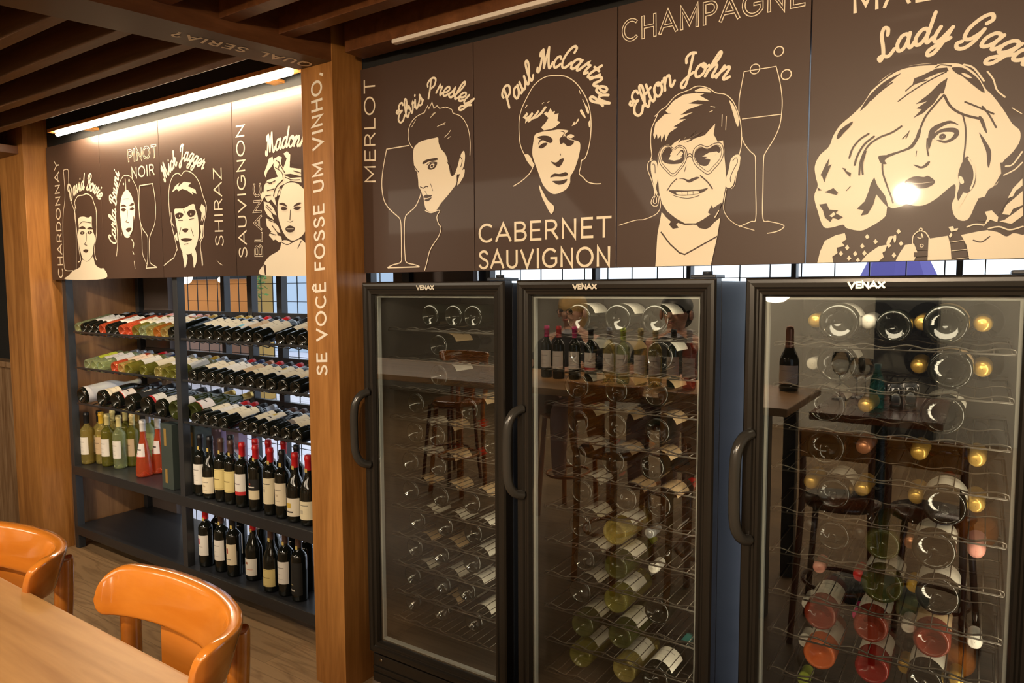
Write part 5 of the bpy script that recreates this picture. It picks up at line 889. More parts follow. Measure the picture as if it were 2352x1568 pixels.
# ------------------------------------------------------------------ beyond the window
f = MB(); f.box(-11.2, -8.05, 5.0, 5.2, 0.95, 1.62); o = f.build('plaster_wall', M['orange'], None, (-9.6, 5.1, 0.95)); tag(o, 'orange plastered wall lit by lamps, seen through the mesh behind the rack', 'wall')
f = MB(); f.box(-11.4, -8.0, 4.6, 4.98, 0, 0.95, 0.01); o = f.build('counter', mat('counter_brown', (0.16, 0.065, 0.025), 0.5), None, (-9.7, 5.1, 0)); tag(o, 'brown counter below the orange wall, seen through the mesh', 'counter')
f = MB(); f.box(-11.6, -7.6, 4.85, 4.99, 1.62, 2.6, 0.01); o = f.build('fascia', M['trim_dark'], None, (-9.6, 5.1, 1.62)); tag(o, 'dark fascia board above the orange wall', 'board')
f = MB(); f.box(-6.66, -6.48, 4.0, 4.2, 0, 3.0, 0.01); o = f.build('ochre_pillar', M['ochre'], None, (-6.57, 4.1, 0)); tag(o, 'ochre pillar on the terrace behind the wine rack', 'pillar')
f = MB(); f.box(-13.5, -7.0, 9.0, 9.3, 0, 2.1); o = f.build('facade', M['paleblue'], None, (-10, 9.15, 0)); tag(o, 'pale blue facade across the terrace behind the rack', 'building')
t = thing('bowl_lamp', 'glowing white bowl lamp hanging in front of the orange wall', 'lamp', (-7.36, 3.5, 1.53))
f = MB(); f.lathe([(0.001, 0), (0.04, .006), (0.07, .03), (0.085, .07), (0.09, .12)], 28, (-7.36, 3.5, 1.53), cap1=True); f.build('bowl', M['globe'], t)
f = MB(); f.cyl((-7.36, 3.5, 1.65), (-7.36, 3.5, 2.6), .006); f.build('stem', M['black_metal'], t)
t = thing('bulb_lamp', 'small round bulb lamp glowing near the orange wall', 'lamp', (-8.1, 4.5, 1.58))
f = MB(); f.ellipsoid((-8.1, 4.5, 1.60), .035, .035, .04); f.build('bulb', M['globe'], t)
f = MB(); f.cyl((-8.1, 4.5, 1.635), (-8.1, 4.5, 2.5), .004); f.build('cord', M['black_metal'], t)
f = MB(); f.box(-8.9, -4.9, 2.8, 4.8, 2.5, 2.56); struct('ceiling_porch', f, M['ceiling'])
t = thing('hanging_plant', 'small green trailing plant hanging on the terrace by the orange wall', 'plant', (-5.2, 3.0, 1.5))
f = MB(); rnd = random.Random(3)
for i in range(110):
    a = rnd.random() * 2 * PI; rr = .10 * rnd.random() ** .5; zz = 1.62 - abs(rnd.gauss(0, .13))
    c = Vector((-5.2 + rr * math.cos(a), 3.0 + rr * math.sin(a), zz)); u = Vector((rnd.gauss(0, 1), rnd.gauss(0, 1), rnd.gauss(0, .7))).normalized() * .03; w = Vector((rnd.gauss(0, 1), rnd.gauss(0, 1), rnd.gauss(0, 1))).normalized() * .014
    f.add([c - u, c + w, c + u, c - w], [(0, 1, 2, 3)])
f.build('leaves', M['leaf'], t)
f = MB(); f.cyl((-5.2, 3.0, 1.6), (-5.2, 3.0, 2.6), .004); f.build('hanging_cord', M['black_metal'], t)
t = thing('parasol', 'violet parasol canopy on the terrace glimpsed above the right cooler', 'parasol', (.90, 3.2, 0))
f = MB(); f.lathe([(.27, 1.40), (.15, 1.66), (.02, 1.78)], 8, (.90, 3.2, 0), smooth=False); f.build('canopy', mat('violet_canvas', (0.10, 0.085, 0.30), 0.8), t)
f = MB(); f.cyl((.90, 3.2, 0), (.90, 3.2, 1.80), .02); f.build('pole', M['black_metal'], t)

# ------------------------------------------------------------------ wooden columns, beam, rafters, header
t = thing('wooden_column', 'honey-brown wooden column with white vertical lettering between rack and coolers', 'column', (-0.576, -0.065, 0))
f = MB(); f.box(-0.655, -0.497, -0.130, 0.010, 0.0, 2.40, 0.0015); f.build('shaft', M['column'], t)
f = MB()
def on_column(a, b, l): return (-0.655 + a, -0.1303 - l, b)
text_upper(f, 'SE VOC^ FOSSE UM VINHO,', (0.1007, 1.1515), (0.1086, 2.1910), (0.0438, 1.1475), .0085, on_column, gap=.22)
f.build('lettering', [M['white_print']], t)
t = thing('wooden_column', 'honey-brown wooden column without lettering at the left end of the rack', 'column', (-3.06, -0.02, 0))
f = MB(); f.box(-3.21, -2.907, -0.105, 0.05, 0.0, 2.40, 0.0015); f.build('shaft', M['column'], t)
t = thing('lettered_beam', 'dark ceiling beam with QUAL SERIA lettering on its underside', 'beam', (-0.66, -0.7, 2.219))
bl = [(-0.664, -0.13), (-1.04, -1.65)]; br = [(-0.499, -0.13), (-0.80, -1.65)]
f = MB()
vs = [(bl[0][0], bl[0][1], 2.219), (br[0][0], br[0][1], 2.219), (br[1][0], br[1][1], 2.219), (bl[1][0], bl[1][1], 2.219)]
vs = vs + [(x, y, 2.40) for x, y, z in vs]
f.add(vs, [(4, 5, 6, 7), (0, 4, 7, 3), (1, 2, 6, 5), (0, 1, 5, 4), (2, 3, 7, 6)], 0); f.add(vs, [(3, 2, 1, 0)], 1)
f.build('beam_body', [M['beam'], M['beam_under']], t)
f = MB()
def on_beam(a, b, l): return (a, b, 2.2187 - l)
text_upper(f, 'QUAL SERIA?', (-0.562, -0.150), (-0.664, -0.585), (-0.612, -0.138), .0085, on_beam, gap=.24)
f.build('lettering', [M['white_print']], t)
yr = [-0.319, -0.484, -0.661, -0.823, -0.99, -1.155, -1.32, -1.485]
nm = ['nearest the glowing tube', 'second from the glowing tube', 'third from the glowing tube', 'fourth from the glowing tube', 'fifth from the glowing tube', 'sixth from the glowing tube', 'seventh from the glowing tube', 'eighth from the glowing tube']
for i, y in enumerate(yr):
    f = MB(); xe = -0.664 - (-0.13 - y) * .247 + .01
    f.box(-6.9, xe, y - .020, y + .020, 2.221, 2.40, 0.0015)
    o = f.build('ceiling_rafter', M['rafter'], None, (-3, y, 2.221)); tag(o, 'brown ceiling rafter left of the lettered beam, ' + nm[i], 'rafter', 'rafters left of the beam')
for i, y in enumerate([-0.29, -0.475, -0.66, -0.845, -1.03, -1.215, -1.40, -1.585]):
    f = MB(); xe = -0.499 - (-0.13 - y) * .198 - .01
    f.box(xe, 4.4, y - .024, y + .024, 2.262, 2.40, 0.0015)
    o = f.build('ceiling_rafter', M['beam'], None, (1, y, 2.262)); tag(o, 'brown ceiling rafter right of the lettered beam, ' + ['first', 'second', 'third', 'fourth', 'fifth', 'sixth', 'seventh', 'eighth'][i] + ' out from the portrait panels', 'rafter', 'rafters right of the beam')
f = MB(); f.box(-0.45, 2.4, -0.115, -0.03, 2.243, 2.40, 0.002); o = f.build('header_beam', M['beam'], None, (0.9, -0.07, 2.243)); tag(o, 'brown header beam running above the right-hand portrait panels', 'beam')
f = MB(); f.box(-3.9, -2.96, -0.40, -0.06, 2.18, 2.222, 0.002); o = f.build('corner_board', M['beam'], None, (-3.4, -0.2, 2.18)); tag(o, 'pale wooden corner board on top of the left wooden column', 'board')
t = thing('tube_light', 'glowing linear tube light above the left portrait panels', 'lamp', (-1.66, -0.085, 2.235))
f = MB(); f.box(-2.60, -0.72, -0.115, -0.045, 2.246, 2.262, 0.002); f.box(-2.4, -2.34, -0.05, 0.0125, 2.248, 2.260); f.box(-0.98, -0.92, -0.05, 0.0125, 2.248, 2.260); f.build('housing', M['column'], t)
f = MB(); f.tube([(-2.56, -0.088, 2.236), (-2.55, -0.088, 2.236), (-0.76, -0.088, 2.236), (-0.75, -0.088, 2.236)], .011, 16, radii=[.005, .009, .009, .005]); f.build('tube', M['lamp'], t)
t = thing('linear_light', 'unlit white linear light under the right header beam', 'lamp', (0.6, -0.108, 2.236))
f = MB(); f.box(-0.235, 1.9, -0.118, -0.096, 2.230, 2.243, 0.003); f.build('diffuser', M['lamp_off'], t)
f = MB(); f.box(-0.240, 1.92, -0.096, -0.088, 2.232, 2.243); f.build('housing', M['black_metal'], t)

# ------------------------------------------------------------------ portrait panels
PL = ['brown panel lettered CHARDONNAY with a spiky-haired bare-shouldered portrait', 'brown panel lettered PINOT NOIR with a long-haired woman and glass', 'brown panel lettered SHIRAZ with a shaggy-haired craggy face', 'brown panel lettered SAUVIGNON BLANC with a curly blonde woman, beside the column',
      'brown panel lettered MERLOT with a quiffed man behind a wine glass', 'brown panel lettered CABERNET SAUVIGNON with a mop-haired young man', 'brown panel lettered CHAMPAGNE with a smiling man in heart-shaped glasses', 'brown panel at the far right with a large wavy-haired woman and buckled collar']
for pi, p in enumerate(PANELS):
    x0, x1 = p['x0'], p['x1']
    g = 0.0015
    t = thing('portrait_panel', PL[pi], 'panel', ((x0 + x1) / 2, 0.0, PZ0), 'printed wine portrait panels')
    f = MB(); f.box(x0 + g, x1 - g, 0.0, 0.018, PZ0, PZ1, 0.001); f.build('board', M['panel'], t)
    def place(a, b, l, x0=x0): return (x0 + a, -0.0002 - l, PZ0 + b)
    P2 = lambda s: [(float(q.split(',')[0]) / 1e4, float(q.split(',')[1]) / 1e4) for q in s.split()]
    f = MB(); lv = 0.0003
    for kind, col, w, s in p['art']:
        mi = 0 if col == 'c' else 1; lv += 0.00006; w = w / 1000
        if kind == 'O':
            q = [float(z) / 1e4 for z in s.split(',')]
            ribbon(f, arc(q[0], q[1], q[2], q[2], 0, 360, 24), max(w, .0006), lv, mi, place, closed=True)
            continue
        pts = [Vector(q) for q in P2(s)]
        if kind == 'P': fillpoly(f, catmull(pts, 4, True), lv, mi, place)
        elif kind == 'p': fillpoly(f, pts, lv, mi, place)
        elif kind == 'S': ribbon(f, catmull(pts, 5), w, lv, mi, place, roundcap=True)
        else: ribbon(f, pts, w, lv, mi, place)
    f.build('portrait_print', [M['cream'], M['panel']], t)
    f = MB()
    for s, q, w, ol in p['text']:
        o_, e_, t_ = P2(q); text_upper(f, s, o_, e_, t_, w / 1000, place, bool(ol), gap=.17)
    f.build('variety_lettering', [M['cream'], M['panel']], t)
    f = MB()
    for s, q, xh, w in p['script']: text_script(f, s, P2(q), xh / 1000 * 1.08, w / 1000 * 1.18, place)
    f.build('name_lettering', [M['cream']], t)

# ------------------------------------------------------------------ wine rack
RY0, RY1 = 0.04, 0.457
t = thing('wine_rack', 'black steel wine rack with wire racks above and solid shelves below', 'rack', (-1.75, 0.25, 0))
for x in (-2.855, -1.775, -1.54, -0.70):
    if x == -1.54:
        f = MB(); f.box(x - .019, x + .019, RY1 - .019, RY1 + .019, 0, 2.2, 0.002); f.build('post', M['black_metal'], t)
        continue
    
    for y in (RY0 + .018, RY1):
        f = MB(); f.box(x - .019, x + .019, y - .019, y + .019, 0, 2.2, 0.002); f.build('post', M['black_metal'], t)
for z, nme in ((0.475, 'shelf'), (0.130, 'shelf')):
    f = MB(); f.box(-2.87, -0.68, RY0 - .002, RY1 + .02, z - .050, z, 0.003); f.build(nme, M['shelf_metal'], t)
RZ = {1: (1.225, 1.330), 2: (1.030, 1.108), 3: (0.832, 0.888)}
TILT = {1: math.atan2(.100, .39), 2: math.atan2(.075, .39), 3: math.atan2(.055, .39)}
for s in (1, 2, 3):
    zf, zb = RZ[s]
    for bx, (xa, xb) in enumerate(((-2.785, -1.80), (-1.75, -0.72))):
        f = MB()
        f.box(xa, xb, 0.044, 0.050, zf - .005, zf + .005, .001); f.box(xa, xb, 0.436, 0.462, zb - .026, zb + .006, .002)
        x = xa + .02
        while x < xb:
            f.cyl((x, .047, zf - .004), (x, .10, zf - .020), .0025, 6); f.cyl((x, .10, zf - .020), (x, .45, zb - .012), .0025, 6); x += .068
        f.build('wire_rack', M['shelf_metal'], t)

# bottles lying in the rack
RN = {1: 'top', 2: 'middle', 3: 'lowest'}
for s in (1, 2, 3):
    for bay in (0, 1):
        row = sorted([r for r in RACK if r[0] == s and r[1] == bay], key=lambda r: r[2])
        xs = [r[2] for r in row]
        for _ in range(60):
            for i in range(len(xs) - 1):
                d = 0.0685 - (xs[i + 1] - xs[i])
                if d > 0: xs[i] -= d / 2; xs[i + 1] += d / 2
            lo, hi = ((-2.75, -1.835) if bay == 0 else (-1.70, -0.76))
            xs = [min(max(x, lo), hi) for x in xs]
        for i, r in enumerate(row):
            lab = f"{GNAME[r[3]]}, {LNAME[r[4]]}, {nth(i)} on {RN[s]} wire rack, {'left' if bay == 0 else 'right'} bay"
            tl = TILT[s]
            o = bottle('bordeaux', r[3], r[4], r[5], (xs[i], .050, RZ[s][0] + .017), (-(PI / 2 - tl), 0, R(random.uniform(-14, 14)) * 0), lab, f"bottles on the {RN[s]} wire rack, {'left' if bay == 0 else 'right'} bay")
            for ch in o.children:
                if ch.name.startswith('label'): ch.location.z = random.uniform(.004, .026)
for i, (x, g, l, c) in enumerate(BIG):
    tl = TILT[3]
    sleeve = g == 'whiteglass'
    if sleeve: g = 'dark'
    o = bottle('big', g, l, c, (x, .052, RZ[3][0] + .040), (-(PI / 2 - tl), 0, 0), f"large {GNAME[g].replace(' wine', '')}, {LNAME[l] if l != 'none' else 'white sleeve'}, {nth(i)} on lowest wire rack, left bay", 'large bottles on the lowest wire rack, left bay')
    if sleeve:
        f = MB(); r_, h_, zs_, zn_, rn_ = SHAPE['big']; f.lathe([(r_ + .0008, .022), (r_ + .0008, zs_)] + [(rn_ + .001 + (r_ - rn_) * (.5 + .5 * math.cos(PI * (q / 8) ** .95)), zs_ + (zn_ - zs_) * q / 8) for q in range(1, 9)] + [(rn_ + .001, h_ - .06)], 36)
        q = D.objects.new('paper_sleeve', f.mesh('paper_sleeve', G['whiteglass'])); COL.objects.link(q); q.parent = o
for i, (x, y) in enumerate(((-1.865, .062), (-1.715 - .04 + .0, .075))):
    bottle('big', 'olivedark', 'pinklow', 'gold', (x + (0.0 if i == 0 else .02), y, RZ[3][0] + .040), (-(PI / 2 - TILT[3]), 0, 0), ['large green sparkling-wine bottle just left of the middle post, lowest wire rack', 'large green sparkling-wine bottle behind the middle post, lowest wire rack'][i], 'large green sparkling bottles')
# bottles standing on the two solid shelves
ZS = {'A0': .475, 'A1': .475, 'B1': .130}
PLC = {'A0': 'standing on left upper shelf', 'A1': 'standing on right upper shelf', 'B1': 'standing on right bottom shelf'}
for k in ('A0', 'A1', 'B1'):
    row = [list(r) for r in STAND if r[0] == k]
    xlo, xhi = {'A0': (-2.825, -2.02), 'A1': (-1.715, -.76), 'B1': (-1.715, -.76)}[k]
    for _ in range(200):
        for i in range(len(row)):
            for j in range(i + 1, len(row)):
                dx, dy = row[j][1] - row[i][1], row[j][2] - row[i][2]; d = math.hypot(dx, dy)
                need = SHAPE[row[i][3]][0] + SHAPE[row[j][3]][0] + .002
                if d < need:
                    q = (need - d) / 2 / max(d, 1e-4)
                    row[i][1] -= dx * q * .7; row[i][2] -= dy * q * .7; row[j][1] += dx * q * 1.3; row[j][2] += dy * q * 1.3
        for r in row:
            r[1] = min(max(r[1], xlo), xhi); r[2] = min(max(r[2], .100), .41)
    front = sorted([r for r in row if r[2] < .165], key=lambda r: r[1]); back = sorted([r for r in row if r[2] >= .165], key=lambda r: r[1])
    for nmr, rr in (('front row', front), ('behind front row', back)):
        for i, r in enumerate(rr):
            lt = LNAME[r[5]] if r[5] != 'none' else r[6] + ' capsule'
            o = bottle(r[3], r[4], r[5], r[6], (r[1], r[2], ZS[k] + .0005), (0, 0, 0), f"{GNAME[r[4]]}, {lt}, {nth(i)} {nmr}, {PLC[k].replace('standing on ', '')}", 'bottles ' + PLC[k])
            if k != 'A0' and nmr == 'front row': tax_strip(o, r[3])
# gift boxes on the upper shelf
t = thing('gift_box', 'grey-green bottle gift box standing left of the middle post', 'box', (-1.945, .11, .4755))
f = MB(); f.box(-1.995, -1.895, .065, .155, .4755, .800, .002); f.build('carton', M['gift'], t)
f = MB(); f.box(-1.965, -1.945, .0644, .0650, .505, .575); f.box(-1.965, -1.945, .0644, .0650, .690, .775); f.build('gold_band', M['gold_card'], t)
t = thing('gift_box', 'dark green bottle gift box right of the middle post', 'box', (-1.80, .155, .4755))
f = MB(); f.box(-1.865, -1.760, .10, .19, .4755, .800, .002); f.build('carton', M['gift'], t)
f = MB(); f.box(-1.79, -1.775, .0994, .10, .700, .770); f.build('gold_band', M['gold_card'], t)
o = box1(-2.055, -1.962, .28, .33, .4755, .745, .002).build('wine_carton', M['pink'], None, (-2.01, .30, .4755)); tag(o, 'pink wine carton behind the bottles near the middle post', 'box')
for i, (xa, xb) in enumerate(((-1.950, -1.832), (-1.793, -1.690))):
    t = thing('wine_carton', ['mauve wine carton with white letter, right beside the pink carton', 'purple wine carton lettered E behind the front bottles'][i], 'box', ((xa + xb) / 2, .31, .4755))
    f = MB(); f.box(xa, xb, .29, .34, .4755, .765, .002); f.build('carton', M['purple'], t)
    f = MB(); xm = (xa + xb) / 2 + (-.02 if i else .03)
    text_upper(f, 'E' if i else 'D', (-.016, .15), (.016, .15), (-.016, .20), .006, lambda a, b, l, xm=xm: (xm + a, .2898 - l, .4755 + b)); f.build('lettering', [M['lavender']], t)

# ------------------------------------------------------------------ wine coolers
SZ = [1.316, 1.213, 1.109, 1.004, 0.897, 0.79, 0.683, 0.579, 0.475, 0.369, 0.269]
CX = [-0.4396, 0.2037, 0.8756]
CN = ['left', 'middle', 'right']
CL = ['left black wine cooler with glass door, next to the lettered column', 'middle black wine cooler with glass door showing yellow bottles low down', 'right black wine cooler with glass door and gold bottle caps']
ZD0, ZD1, ZC0 = 0.150, 1.4756, 0.0
def frame_ring(mb, x0, x1, z0, z1, prof):
    n = len(prof); vs = []; fs = []
    for (d, y) in prof:
        for (x, z) in ((x0 + d, z0 + d), (x1 - d, z0 + d), (x1 - d, z1 - d), (x0 + d, z1 - d)): vs.append((x, y, z))
    for i in range(n - 1):
        for k in range(4):
            k2 = (k + 1) % 4; fs.append((i * 4 + k, i * 4 + k2, (i + 1) * 4 + k2, (i + 1) * 4 + k))
    mb.add(vs, fs)
for ci, xa in enumerate(CX):
    xb = xa + 0.600
    t = thing('wine_cooler', CL[ci], 'wine cooler', ((xa + xb) / 2, .22, 0), 'three glass-door wine coolers')
    f = MB(); w = .028; ya, yb = -.022, .485
    f.box(xa, xa + w, ya, yb, .03, 1.47, .002); f.box(xb - w, xb, ya, yb, .03, 1.47, .002)
    f.box(xa + w, xb - w, yb - .03, yb, .03, 1.47); f.box(xa + w, xb - w, ya, yb - .03, 1.435, 1.47); f.box(xa + w, xb - w, ya, yb - .03, .03, .165)
    f.build('cabinet', M['cooler'], t)
    f = MB(); e = .0015
    f.add([(xa + w + e, ya + .01, .166), (xa + w + e, yb - .032, .166), (xa + w + e, yb - .032, 1.434), (xa + w + e, ya + .01, 1.434), (xb - w - e, ya + .01, .166), (xb - w - e, yb - .032, .166), (xb - w - e, yb - .032, 1.434), (xb - w - e, ya + .01, 1.434)],
          [(0, 1, 2, 3), (7, 6, 5, 4), (1, 5, 6, 2), (0, 4, 5, 1), (3, 2, 6, 7)]); f.build('lining', M['cooler_in'], t)
    f = MB(); f.box(xa + .008, xb - .008, -.058, -.024, .035, .140, .004)
    for z in (.06, .085): f.box(xa + .012, xb - .012, -.063, -.058, z, z + .012, .002)
    gr = f.build('grille', M['door_frame'], t)
    f = MB(); f.cyl((xa + .05, -.058, .125), (xa + .05, -.062, .125), .006); f.build('screw', M['chrome'], gr)
    f = MB(); frame_ring(f, xa, xb, ZD0, ZD1, [(0, -.026), (0, -.064), (.004, -.070), (.012, -.071), (.022, -.070), (.026, -.064), (.030, -.063), (.034, -.067), (.040, -.066), (.045, -.056), (.046, -.030), (.03, -.026), (0, -.026)])
    dr = f.build('door', M['door_frame'], t)
    f = MB(); f.box(xa + .0455, xb - .0455, -.054, -.050, ZD0 + .0455, ZD1 - .0455); f.build('glass', M['pane'], dr); 
    f = MB(); frame_ring(f, xa + .046, xb - .046, ZD0 + .046, ZD1 - .046, [(0, -.044), (.006, -.044), (.006, -.030), (0, -.030)]); f.build('gasket', M['gasket'], dr)
    f = MB(); hz0, hz1 = [(.835, 1.095), (.830, 1.095), (.825, 1.095)][ci]
    hx = xa + .012
    path = [(hx + .010, -.066, hz1), (hx - .004, -.095, hz1 - .012), (hx - .014, -.112, hz1 - .05), (hx - .016, -.115, (hz0 + hz1) / 2), (hx - .014, -.112, hz0 + .05), (hx - .004, -.095, hz0 + .012), (hx + .010, -.066, hz0)]
    f.tube(catmull([Vector(p) for p in path], 5), .014, 14)
    f.v = [(a, b, c) for a, b, c in f.v]
    f.build('handle', M['handle'], dr)
    f = MB(); xm = xa + .30
    lx = [-.148, .435, 1.142][ci]
    def on_door(a, b, l, lx=lx): return (lx + a, -.0722 - l, ZD1 - .0265 + b)
    text_upper(f, 'VENAX', (-.037, 0), (.037, 0), (-.037, .0165), .0042, on_door, gap=.08); f.build('logo_lettering', [M['logo']], dr)
    f = MB(); f.box(xb - .07, xb - .005, -.06, .02, 1.4765, 1.486, .003); f.cyl((xb - .03, -.045, 1.486), (xb - .03, -.045, 1.494), .013); f.build('hinge', M['cooler'], t)
    # eleven wavy wire shelves
    for si, z in enumerate(SZ):
        f = MB(); a, b = xa + .055, xb - .055
        f.cyl((a, .002, z - .008), (b, .002, z - .008), .0022, 6)
        n = 48; wv = [(a + (b - a) * q / n, .006, z + .004 * math.sin(2 * PI * q / n * 5.5)) for q in range(n + 1)]
        f.tube(wv, .0022, 6)
        f.tube([(p[0], .200, p[2]) for p in wv], .0022, 6); f.tube([(p[0], .420, p[2]) for p in wv], .0022, 6)
        f.cyl((a, .42, z - .008), (b, .42, z - .008), .0022, 6)
        for q in range(16):
            x = a + .005 + (b - a - .01) * q / 15; f.cyl((x, .002, z - .008), (x, .42, z - .008), .0014, 5)
        for x in (a, b): f.tube([(x, .006, z), (x, .002, z - .008), (x, .42, z - .008)], .0022, 6)
        f.build('wire_shelf', M['cooler_wire'], t)
    # top interior light, plus an unseen side strip added to brighten the shelves
    for (lx_, ly_, lz_, sx_, sy_, rot_, en_) in ((0, .03, 1.428, .44, .03, (R(25), 0, 0), [0.5, 0.7, 0.7][ci]), (.262, .012, .80, .02, 1.15, (0, R(90), R(-28)), [1.3, 2.0, 1.9][ci])):
        l = D.lights.new('cooler_light', 'AREA'); l.shape = 'RECTANGLE'; l.size = sx_; l.size_y = sy_; l.energy = en_; l.color = (1.0, .84, .60)
        if sy_ > 1: l.size, l.size_y = 1.15, .02
        o = D.objects.new('cooler_light', l); COL.objects.link(o); o.parent = t; o.location = (lx_, ly_ - .22, lz_); o.rotation_euler = rot_
    for k in range(11):
        row = sorted([r for r in COOL if r[0] == ci and r[1] == k], key=lambda r: r[2])
        for i, r in enumerate(row):
            _, _, x, out, sh, g, lb, cp = r
            S = 'cooler_' + sh if sh != 'champagne' else sh
            rad = SHAPE[S][0]; z = SZ[k] + .002
            sn = ['top', 'second', 'third', 'fourth', 'fifth', 'sixth', 'seventh', 'eighth', 'ninth', 'tenth', 'eleventh'][k]
            if out == 'base':
                lab = f"{GNAME[g]}, base outward, {nth(i)} on {sn} shelf of {CN[ci]} cooler"
                bottle(S, g, lb, cp, (x, .045, z + rad + .004), (-PI / 2, 0, 0), lab, f'bottles in the {CN[ci]} cooler')
            else:
                lab = f"{cp}-capped {GNAME[g]}, neck outward, {nth(i)} on {sn} shelf of {CN[ci]} cooler"
                bottle(S, g, lb, cp, (x, .10 + SHAPE[S][1], z + rad + .004), (PI / 2, 0, 0), lab, f'bottles in the {CN[ci]} cooler')

# ------------------------------------------------------------------ high table and stools
t = thing('high_table', 'long honey-toned wooden high table in the near left corner', 'table', (-1.2, -1.68, 0))
f = MB(); f.box(-3.2, .70, -2.04, -1.318, .915, .95, .006, seg=3); f.build('table_top', M['table'], t)
for x in (-3.0, .58):
    for y in (-1.95, -1.42):
        f = MB(); f.box(x - .03, x + .03, y - .03, y + .03, 0, .915, .003); f.build('leg', M['black_metal'], t)
t = thing('side_table', 'dark wooden side table behind the camera spot, mirrored in the right cooler', 'table', (.83, -1.95, 0))
f = MB(); f.box(.73, 1.24, -2.32, -1.60, .865, .90, .006, seg=3); f.build('table_top', M['bentwood'], t)
f = MB(); f.lathe([(.001, 0), (.22, 0), (.22, .015), (.03, .03), (.03, .865)], 28, (.98, -1.96, 0)); f.build('pedestal', M['black_metal'], t)
def crest_mesh():
    path = catmull([Vector(p) for p in ((-.192, .022, 0), (-.155, .052, 0), (-.067, .073, 0), (.04, .072, 0), (.12, .052, 0), (.168, .022, 0), (.186, -.012, 0), (.188, -.042, 0))], 7)
    n = len(path); m = MB(); vs = []; fs = []; K = 20
    cum = [0]
    for a, b in zip(path, path[1:]): cum.append(cum[-1] + (b - a).length)
    for i, p in enumerate(path):
        tg = (path[min(i + 1, n - 1)] - path[max(i - 1, 0)]).normalized(); nn = Vector((-tg.y, tg.x, 0))
        d0 = cum[i]; d1 = cum[-1] - cum[i]
        def rnd(d, r): return 0 if d >= r else r - math.sqrt(max(r * r - (r - d) ** 2, 0))
        zt = 1.0 - rnd(d0, .060) * .85 - rnd(d1, .035) * .8; zb = .925 + rnd(d0, .022) + rnd(d1, .035) * .8
        th = .0110 * (1 if min(d0, d1) > .012 else .55 + .45 * min(d0, d1) / .012)
        hc = (zt - zb) / 2; zc = (zt + zb) / 2; rc = min(.010, hc * .9)
        for k in range(K):
            a = 2 * PI * k / K; ca, sa = math.cos(a), math.sin(a)
            q = 7.0; ex = abs(ca) ** (2 / q) * (1 if ca > 0 else -1); ez = abs(sa) ** (2 / q) * (1 if sa > 0 else -1)
            lean = .012 * (ez * hc) / .04
            vs.append(p + nn * (ex * th + lean) + Vector((0, 0, zc + ez * hc)))
    for i in range(n - 1):
        for k in range(K):
            k2 = (k + 1) % K; fs.append((i * K + k, i * K + k2, (i + 1) * K + k2, (i + 1) * K + k))
    fs.append(tuple(range(K - 1, -1, -1))); fs.append(tuple((n - 1) * K + k for k in range(K)))
    m.add(vs, fs, 0, True)
    return m
def make_stool(loc, label, group):
    t = thing('bar_stool', label, 'stool', (0, 0, 0), group)
    crest_mesh().build('backrest', M['stool'], t)
    f = MB(); f.tube(catmull([Vector((-.155, .060, .945)), Vector((-.160, .062, .85)), Vector((-.150, .055, .70)), Vector((-.135, .04, .55)), Vector((-.14, .06, 0))], 5), .016, 14); f.build('leg', M['stool'], t)
    f = MB(); f.tube(catmull([Vector((.112, .078, .953)), Vector((.112, .079, .938)), Vector((.108, .076, .85)), Vector((.100, .06, .70)), Vector((.09, .04, .55)), Vector((.10, .06, 0))], 5), .016, 14, radii=None); f.build('leg', M['stool'], t)
    f = MB()
    vs = []; fs = []
    for i in range(9):
        q = i / 8; z = .93 - q * .27; hw = .066 - .030 * q; y = .078 - .028 * q
        vs += [(-.012 + .012 * q - hw, y - .010, z), (-.012 + .012 * q + hw, y - .010, z), (-.012 + .012 * q + hw, y + .008, z), (-.012 + .012 * q - hw, y + .008, z)]
    for i in range(8):
        for k in range(4):
            k2 = (k + 1) % 4; fs.append((i * 4 + k, i * 4 + k2, (i + 1) * 4 + k2, (i + 1) * 4 + k))
    fs += [(3, 2, 1, 0), (32, 33, 34, 35)]
    f.add(vs, fs); f.build('back_splat', M['stool'], t)
    f = MB(); f.lathe([(.001, .672), (.12, .668), (.165, .672), (.178, .660), (.170, .640), (.001, .636)], 36, (-.015, -.10, 0)); f.build('seat', M['stool'], t)
    for sx in (-1, 1):
        f = MB(); f.tube([(-.015 + sx * .11, -.20, .64), (-.015 + sx * .14, -.24, 0)], .016, 12); f.build('leg', M['stool'], t)
    f = MB(); f.tube([(-.015 + .125 * math.cos(2 * PI * i / 32), -.09 + .165 * math.sin(2 * PI * i / 32), .27) for i in range(32)], .010, 10, closed=True); f.build('foot_ring', M['stool'], t)
    t.location = loc
    return t
def copy_thing(src, loc, rz, label):
    c = src.copy(); COL.objects.link(c); c.location = loc; c.rotation_euler.z = rz; c['label'] = label
    for ch in list(src.children):
        q = ch.copy(); COL.objects.link(q); q.parent = c
        for g2 in ch.children:
            h = g2.copy(); COL.objects.link(h); h.parent = q
    return c
s0 = make_stool((.358, -1.292, 0), 'glossy orange-brown bar stool with curved backrest at the table, fully in view', 'orange-brown bar stools at the high table')
copy_thing(s0, (-.140, -1.324, 0), R(12), 'glossy orange-brown bar stool cut by the left edge of the photo')
copy_thing(s0, (-.15, -2.30, 0), PI, 'bar stool on the far side of the table, carrying the dark-haired man')
copy_thing(s0, (-.85, -2.30, 0), PI, 'bar stool on the far side of the table, carrying the blond woman')
copy_thing(s0, (-1.75, -2.30, 0), PI, 'empty bar stool on the far side of the table, mirrored in the left cooler')

